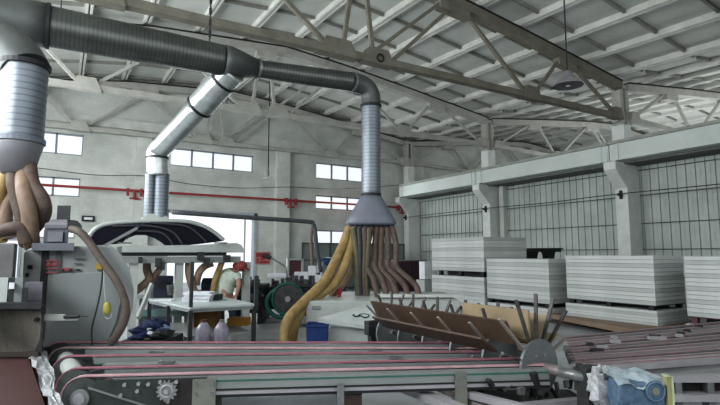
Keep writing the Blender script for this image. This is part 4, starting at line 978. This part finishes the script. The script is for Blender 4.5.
# dark mechanical clutter below star wheel
g = 'dark metal pieces below the star wheels'
r_ = random.Random(9)
for i in range(16):
    x = 470+r_.random()*110; y = 386+r_.random()*22; b = 3.7+r_.random()*.5; p = W(x, y, b); w = .02+.035*r_.random(); h_ = .05+.08*r_.random()
    k = MB(); k.bar(p, p+Vector((r_.uniform(-.05, .05), 0, h_)), w, w*.7); k.build('steel_bracket', steeld if i % 3 else steel, label='small dark metal piece in the clutter below the star wheels', cat='metalwork', group=g)  # small steel brackets strewn at random to fill out the clutter
k = MB(True); a = KL(470, 404, 3.8); c = KL(600, 404, 3.8); k.box(a[0], c[0], 3.75, 4.35, a[2]-.1, a[2]-.04)
for s in (a[0]+.05, c[0]-.05): k.box(s-.03, s+.03, 4.0, 4.1, 0, a[2]-.1)
k.build('machine_base_tray', steeld, label='dark base tray carrying the metal pieces below the star wheels', cat='tray')
t = thing('dark_gap_panel', 'pale rail frame with an added dark sheet as shade below the right hand rails', 'machine frame', W(690, 400, 3.95)); t.location.z = 0; BASE[t.name] = Vector(t.location)
k = MB(True); a = KL(592, 377, 3.95); c = KL(800, 392, 3.95); k.box(a[0], c[0], 3.98, 4.02, c[2]-.02, a[2]); k.build('shade_sheet', mat('gap_shade', (.03, .025, .025), .8), t)  # dark sheet added as shade between the rails, hides the floor
k = MB(True); k.box(a[0], c[0], 3.9, 3.98, a[2]-.03, a[2]+.02); k.build('upper_rail', alul, t)
k = MB(True); k.box(a[0], c[0], 3.86, 3.98, c[2]-.05, c[2]); k.build('lower_rail', alul, t)
for px in (600, 676, 708, 780):
    e_ = KL(px, 380, 3.93); k = MB(True); k.box(e_[0]-.025, e_[0]+.025, 3.9, 3.979, 0, a[2]-.03); k.build('leg', steel, t)
# ------------------------------------------------------------------ left grey machine
dYl = Vector((-math.sin(AZ), math.cos(AZ), 0))
MBk = 4.95
t = thing('grey_edge_bander', 'large grey machine with a rounded end at the left', 'machine', W(78, 400, MBk)); t.location.z = 0; BASE[t.name] = Vector(t.location)
def kp(x, y, b=MBk): return Vector(KL(x, y, b))
prof = [(21, 360), (21, 300), (24, 252), (30, 248), (60, 247), (100, 245), (112, 246), (122, 255), (130, 270), (134, 290), (133, 308), (128, 325), (118, 342), (112, 360)]
k = MB(True); P = [kp(*p) for p in prof]; 
for v in (P[0], P[-1]): v.z = 0
k.prism(P, dYl*.9); k.build('housing', machg, t, bevel=.015)
prof2 = [(52, 360), (52, 274), (108, 272), (116, 280), (121, 300), (116, 322), (106, 345), (104, 360)]
k = MB(True); P = [kp(*p, MBk-.02) for p in prof2]; k.prism(P, (0, .02, 0)); k.build('access_cover', mat('cover_grey', (.25, .275, .275), .45, .1, .06, 2), t, bevel=.004)
k = MB(True); kbox(k, 42, 43.5, 250, 340, MBk-.008, .01); k.build('panel_seam', steeld, t)
k = MB(True); kbox(k, 32, 74, 243, 250.5, MBk-.12, .5); k.build('motor_plate', mat('mplate', (.14, .15, .17), .5, .3), t)
k = MB(True); kbox(k, 44, 68, 229, 243, MBk-.05, .24); k.build('motor_body', mat('mbody', (.10, .105, .125), .5, .3), t, bevel=.01)
k = MB(True)
for i in range(8): kbox(k, 48+i*1.9, 49+i*1.9, 231.5, 241.5, MBk-.07, .02)
k.each('cooling_fin', mat('fin', (.20, .21, .23), .5, .3), t)
a = kp(44, 229, MBk-.06); c = kp(68, 219, MBk-.06); k = MB(True); k.loft([[(a.x, a.y, a.z), (c.x, a.y, a.z), (c.x, a.y+.26, a.z), (a.x, a.y+.26, a.z)], [(a.x+.0, a.y, (a.z+c.z)/2), (c.x, a.y, (a.z+c.z)/2), (c.x, a.y+.26, (a.z+c.z)/2), (a.x, a.y+.26, (a.z+c.z)/2)], [(a.x+.05, a.y+.04, c.z), (c.x-.03, a.y+.04, c.z), (c.x-.03, a.y+.22, c.z), (a.x+.05, a.y+.22, c.z)]])
k.build('motor_cap', mat('mcap', (.15, .15, .165), .5, .2), t, bevel=.008)
k = MB(True)
for (x, y, w) in ((30, 267, 5), (27, 275, 3)): kbox(k, x-w/2, x+w/2, y-2, y+2, MBk-.03, .03)
k.each('switch', black, t)
k = MB(True)
for i in range(4): kbox(k, 46+i*.1, 58, 260+i*4, 261.2+i*4, MBk-.03, .02)
kbox(k, 61, 72, 268, 271, MBk-.03, .03); kbox(k, 47, 50, 262, 266, MBk-.03, .03); kbox(k, 54, 57, 262, 266, MBk-.03, .03)
k.each('warning_mark', mat('mark_red', (.34, .08, .09), .6), t)
k = MB(True); kbox(k, 62, 64, 269, 271.5, MBk-.04, .03); kbox(k, 69, 72, 269, 271.5, MBk-.04, .03); kbox(k, 76, 80, 269, 270.5, MBk-.03, .03); k.each('push_button', black, t)
k = MB(True); kbox(k, 74, 84, 258, 259.2, MBk-.03, .02); kbox(k, 74, 82, 263, 264, MBk-.03, .02); kbox(k, 56, 60, 249.5, 272, MBk-.02, .02); k.each('label_strip', mat('label_dk', (.10, .11, .12), .6), t)
k = MB(True); kbox(k, 96, 107, 263.5, 269.5, MBk-.03, .02); k.build('yellow_sticker', mat('stick_y', (.42, .27, .03), .6), t)
k = MB(True); kbox(k, 57.5, 70, 205.5, 221, MBk+.0, .12); k.build('exhaust_box', black, t)
P = [(71, 229, 4.86), (78, 231, 4.82), (86, 238, 4.8), (96, 252, 4.8), (106, 266, 4.8), (117, 282, 4.8), (124, 298, 4.8), (126, 313, 4.8), (120, 330, 4.82), (110, 343, 4.84)]
hose([p for p in P], .036, mat('hose_dusty', (.16, .13, .115), .7, 0, .2, 8), 'grey brown hose curving down the front of the large grey machine', 'hoses on the grey machine')
t2 = thing('yellow_plug', 'yellow plug hanging on a looped wire before the grey machine', 'plug', W(107, 312, 4.8))
c = W(107, 308, 4.8); k = MB(); k.tube([c+up*.055, c+up*.03, c-up*.02, c-up*.05, c-up*.06], [.018, .03, .036, .03, .015], 14); k.build('plug_body', yel, t2, smooth=True)
k = MB(); k.tube(smooth_path([W(x, y, 4.8) for x, y in ((104, 270), (104.5, 290), (106, 304))], 4), .006, 6); k.tube([W(108, 313, 4.8)+rt*(.035*math.cos(a*.45))+up*(.035*math.sin(a*.45)-.02) for a in range(8, 16)], .005, 6); k.build('wire', machl, t2)
k = MB(); k.tube(smooth_path([W(x, y, 4.82) for x, y in ((103, 268), (101, 288), (97, 308), (92, 328), (92, 345))], 4), .008, 6); k.build('hanging_cable', steeld, label='thin dark cable hanging down the grey machine front', cat='cable')
# columns at far left above the beige arm
t = thing('machining_unit', 'grey upright machining unit at the left edge above the beige box', 'machine', W(10, 400, 4.5)); t.location.z = 0; BASE[t.name] = Vector(t.location)
k = MB(True); kbox(k, -30, 12, 243, 280, 4.6, .4); k.build('head_box', mat('head_grey', (.17, .165, .165), .5, .1, .15, 4), t, bevel=.01)
for x0_, x1_, m in ((-2, 6, machl), (9, 13, steeld), (15, 21, machg)):
    k = MB(True); kbox(k, x0_, x1_, 278, 309, 4.3, .1); k.build('upright', m, t)
k = MB(True); kbox(k, 9, 14, 283, 289, 4.25, .05); k.build('sight_glass', paper, t)
k = MB(True); kbox(k, -20, 41, 303, 309, 4.2, .3); kbox(k, 22, 27, 288, 304, 4.3, .05); k.build('guide_bar', steeld, t)
k = MB(True); kbox(k, 25, 41, 283, 304, 4.5, .3); k.build('side_cover', mat('sidecov', (.2, .2, .23), .5), t)
p = KL(0, 309, 4.2); k = MB(True); kbox(k, -20, 41, 309, 360, 4.3, .3); k.v = [v if v.z > .9 else Vector((v.x, v.y, 0)) for v in k.v]; k.build('pedestal', steeld, t)
b0 = 4.3
t = thing('beige_arm_box', 'scratched beige machine box at the left edge', 'machine', W(0, 356, b0))
k = MB(True); P = [kp(-30, 309, b0), kp(42, 310, b0), kp(43, 316, b0), kp(41, 340, b0), kp(36, 352, b0), kp(-30, 356, b0)]; k.prism(P, dYl*.5); k.build('casing', beige, t, bevel=.012)
k = MB(True); kbox(k, -30, 38, 352, 357, b0-.02, .45); k.build('bottom_edge', mat('edge_dark', (.06, .05, .045), .7), t)  # bottom strip coloured darker than the casing
k = MB(); c = W(38, 319.5, b0); k.cyl(c, c-fh*.03, .018, n=12); k.build('bolt', black, t)
k = MB(True); kbox(k, 43, 65, 314.5, 320.5, b0+.05, .04); k.build('scale_bar', machl, t)
k = MB(); k.cyl(W(64, 317, b0+.05), W(79, 316.5, b0+.05), .014, n=10); k.cyl(W(79, 316.5, b0+.05), W(88, 316.5, b0+.05), .005, n=8); k.build('rod', black, t)
k = MB(); k.bar(W(43, 320.5, b0+.08), W(78, 319.5, b0+.08), .03, .012); k.build('arm', machl, t)
k = MB(True); a = KL(0, 380, b0+.1); k.box(KL(-30, 380, b0)[0], KL(20, 380, b0)[0], b0+.15, b0+.4, 0, KL(0, 355, b0)[2]); k.build('pedestal', steeld, t)
# oxide red table and plastic film
k = MB(); P = [zp(-60, 358, .72), zp(28, 356, .72), zp(50, 420, .72), zp(-60, 440, .72)]; k.prism([v-Vector((0, 0, .04)) for v in P], (0, 0, .04)); t = thing('red_sheet_table', 'dark oxide red sheet on a table at the bottom left', 'table', (P[0]+P[2])/2*1.0); t.location.z = 0; BASE[t.name] = Vector(t.location)
k.build('red_sheet', redbrown, t)
c_ = sum(P, Vector())/4
for v in P: u = v.lerp(c_, .15); MB().box(u.x-.03, u.x+.03, u.y-.03, u.y+.03, 0, .68).build('leg', steeld, t)
k = MB(); L1 = [(28, 356), (33, 368), (38, 382), (44, 396), (50, 412)]; L2 = [(43, 345), (49, 358), (53, 374), (55, 390), (66, 412)]
r_ = random.Random(2); vs = []; NN = 14; MM = 7
for i in range(NN):
    f = i/(NN-1)*4; j = min(3, int(f)); ff = f-j
    p = zp(L1[j][0]+(L1[j+1][0]-L1[j][0])*ff, L1[j][1]+(L1[j+1][1]-L1[j][1])*ff, .725); q = zp(L2[j][0]+(L2[j+1][0]-L2[j][0])*ff, L2[j][1]+(L2[j+1][1]-L2[j][1])*ff, .70)
    for m_ in range(MM): vs.append(p.lerp(q, m_/(MM-1))+Vector((r_.uniform(-.01, .01), r_.uniform(-.01, .01), r_.uniform(-.005, .035))))
k.add(vs, [(i*MM+j, (i+1)*MM+j, (i+1)*MM+j+1, i*MM+j+1) for i in range(NN-1) for j in range(MM-1)])
k.build('plastic_sheet', wrapt, label='crumpled clear plastic sheet between the red table and the conveyor', cat='plastic film')
# ------------------------------------------------------------------ bending worker
def skinned(name, nodes, edges, m, parent, sub=2):
    me = bpy.data.meshes.new(name); o0 = BASE[parent.name]
    me.from_pydata([tuple(Vector(n[0])-o0) for n in nodes], edges, []); ob = bpy.data.objects.new(name, me); COL.objects.link(ob); ob.parent = parent; BASE[ob.name] = o0
    sk = ob.modifiers.new('skin', 'SKIN'); me.skin_vertices.new() if not me.skin_vertices else None
    for i, n in enumerate(nodes):
        r = n[1] if isinstance(n[1], tuple) else (n[1], n[1]); me.skin_vertices[0].data[i].radius = r
    me.skin_vertices[0].data[0].use_root = True; sk.use_smooth_shade = True
    s = ob.modifiers.new('sub', 'SUBSURF'); s.levels = sub; s.render_levels = sub
    me.materials.append(m); return ob
PB = 10.3
def wp(x, y, db=0): return W(x, y, PB+db)
t = thing('person', 'person in a red cap and pale shirt bending over behind the work table', 'person', W(224, 330, PB)); t.location.z = 0; BASE[t.name] = Vector(t.location)
hip = wp(225, 298); hipz = hip.z
lf = hip-rt*.11+fh*.02; rf_ = hip+rt*.13-fh*.03
nodes = [(hip, .13), (wp(226, 290), .135), (wp(228, 281), .15), (wp(230, 274), .14), (wp(234, 270.5), .07), (wp(237.5, 269, -.04), .065), (wp(240, 268, -.05), .085), (wp(243, 268.5, -.08), .07),
         (wp(222, 274.5, .08), .065), (wp(219, 284, .02), .05), (wp(224, 292, -.2), .037), (wp(226, 294, -.3), .03),
         (wp(238, 276, -.12), .065), (wp(239, 286, -.2), .05), (wp(237, 293, -.35), .037), (wp(236, 295.5, -.42), .03),
         (lf-Vector((0, 0, .08)), .10), (Vector((lf.x, lf.y, hipz*.52))-rt*.02, .07), (Vector((lf.x, lf.y, .09))-rt*.04, .045), (Vector((lf.x, lf.y, .04))+rt*.12-rt*.04, .04),
         (rf_-Vector((0, 0, .08)), .10), (Vector((rf_.x, rf_.y, hipz*.52))+rt*.06, .07), (Vector((rf_.x, rf_.y, .09))+rt*.03, .045), (Vector((rf_.x, rf_.y, .04))+rt*.17, .04)]
edges = [(0, 1), (1, 2), (2, 3), (3, 4), (4, 5), (5, 6), (6, 7), (3, 8), (8, 9), (9, 10), (10, 11), (3, 12), (12, 13), (13, 14), (14, 15), (0, 16), (16, 17), (17, 18), (18, 19), (0, 20), (20, 21), (21, 22), (22, 23)]
skinned('body', nodes, edges, skin, t)
sn = [(wp(224.5, 296.5), .19), (wp(225, 289), .2), (wp(226.5, 281), .215), (wp(229, 274.5), .195), (wp(233, 271.2), .11), (wp(222, 274.5, .08), .088), (wp(220, 280, .05), .078), (wp(237.5, 275.5, -.12), .088), (wp(238.7, 281, -.16), .075)]
skinned('shirt', sn, [(0, 1), (1, 2), (2, 3), (3, 4), (3, 5), (5, 6), (3, 7), (7, 8)], shirt, t)
tn = [(wp(225, 299), .15), (lf-Vector((0, 0, .1)), .115), (Vector((lf.x, lf.y, hipz*.52))-rt*.02, .085), (Vector((lf.x, lf.y, .12))-rt*.04, .065), (rf_-Vector((0, 0, .1)), .115), (Vector((rf_.x, rf_.y, hipz*.52))+rt*.06, .085), (Vector((rf_.x, rf_.y, .12))+rt*.03, .065)]
skinned('trousers', tn, [(0, 1), (1, 2), (2, 3), (0, 4), (4, 5), (5, 6)], trouser, t)
for hpos, dr in ((wp(226, 294, -.3), -fh), (wp(236, 295.5, -.42), -fh)):
    hn = [(hpos, .03), (hpos+dr*.05-Vector((0, 0, .02)), .034)]; he = [(0, 1)]
    for i in range(4):
        b1 = hpos+dr*.08+rt*(.022*(i-1.5))-Vector((0, 0, .03)); hn += [(b1, .011), (b1+dr*(.035+.006*(i in (1, 2)))-Vector((0, 0, .015)), .009), (b1+dr*.05-Vector((0, 0, .04)), .008)]; n_ = len(hn); he += [(1, n_-3), (n_-3, n_-2), (n_-2, n_-1)]
    hn += [(hpos+dr*.03-rt*.04-Vector((0, 0, .02)), .012), (hpos+dr*.06-rt*.05-Vector((0, 0, .03)), .009)]; n_ = len(hn); he += [(0, n_-2), (n_-2, n_-1)]
    skinned('hand', hn, he, skin, t, 1)
hc = wp(241, 268, -.05)
k = MB(); fd = (rt*.9-fh*.3-Vector((0, 0, .35))).normalized()
k.ball(hc+Vector((0, 0, .035))-fd*.03, .15, .14, .11, 16, 10); k.build('cap', capm, t, smooth=True)
k = MB(); s_ = hc+fd*.10+Vector((0, 0, .03)); sdv = fd.cross(Vector((0, 0, 1))).normalized(); k.prism([s_-sdv*.08, s_+sdv*.08, s_+sdv*.05+fd*.09-Vector((0, 0, .01)), s_-sdv*.05+fd*.09-Vector((0, 0, .01))], (0, 0, .012)); k.build('cap_brim', capm, t)
for s in (-1, 1):
    k = MB(); k.ball(hc+fd*.09+sdv*.035*s-Vector((0, 0, .03)), .012, .012, .012, 8, 6); k.build('eye', black, t)
    k = MB(); k.ball(hc+sdv*.10*s-Vector((0, 0, .03)), .015, .015, .03, 8, 6); k.build('ear', skin, t)
k = MB(); k.ball(hc+fd*.125-Vector((0, 0, .055)), .018, .018, .025, 8, 6); k.build('nose', skin, t)
k = MB(); k.ball(hc+fd*.105-Vector((0, 0, .095)), .022, .022, .007, 8, 6); k.build('mouth', maroon, t)
for v in (Vector((lf.x, lf.y, 0))-rt*.0, Vector((rf_.x, rf_.y, 0))+rt*.07):
    k = MB(); k.ball(v+Vector((0, 0, .05))+rt*.03, .13, .07, .05, 14, 8); k.build('shoe', black, t, smooth=True)
# ------------------------------------------------------------------ light
w = bpy.data.worlds.new('world'); S.world = w; w.use_nodes = True; nt = w.node_tree
bg = nt.nodes['Background']; sky = nt.nodes.new('ShaderNodeTexSky'); sky.sky_type = 'HOSEK_WILKIE' if hasattr(sky, 'sky_type') else sky.sky_type
try: sky.turbidity = 9; sky.sun_direction = (.3, -.5, .8)
except Exception: pass
mx = nt.nodes.new('ShaderNodeMix'); mx.data_type = 'RGBA'; mx.inputs['Factor'].default_value = .88
nt.links.new(sky.outputs[0], mx.inputs['A']); mx.inputs['B'].default_value = (.90, .95, 1.0, 1); nt.links.new(mx.outputs['Result'], bg.inputs['Color'])
bg.inputs['Strength'].default_value = 1.12
def area(loc, rot, sx_, sy_, e, c=(.95, .98, 1)):
    l = bpy.data.lights.new('area', 'AREA'); l.shape = 'RECTANGLE'; l.size = sx_; l.size_y = sy_; l.energy = e; l.color = c
    o = bpy.data.objects.new('added_area_light', l); COL.objects.link(o); o.location = loc; o.rotation_euler = rot; return o
area((4, -2.6, 4.6), (math.radians(100), 0, 0), 14, 5, 200)                 # fill light added behind the camera, no lamp stands there
area((-3.9, 10, 4.6), (0, math.radians(-90), 0), 3, 16, 1150)               # fill light added along the unseen left wall, brightens the right side
area((24, 8, 3.5), (math.radians(180), 0, 0), 10, 14, 700)                 # upward light added out of view to brighten the neighbouring bay's roof
area((5.6, 21.2, 1.7), (math.radians(-90), 0, 0), 3.4, 3, 120)             # doorway
area((12.3, 21.2, 4.5), (math.radians(-90), 0, 0), 3.4, 2.5, 90)
S.view_settings.view_transform = 'Standard'; S.view_settings.look = 'Medium High Contrast'; S.view_settings.exposure = .08; S.view_settings.gamma = 1.0
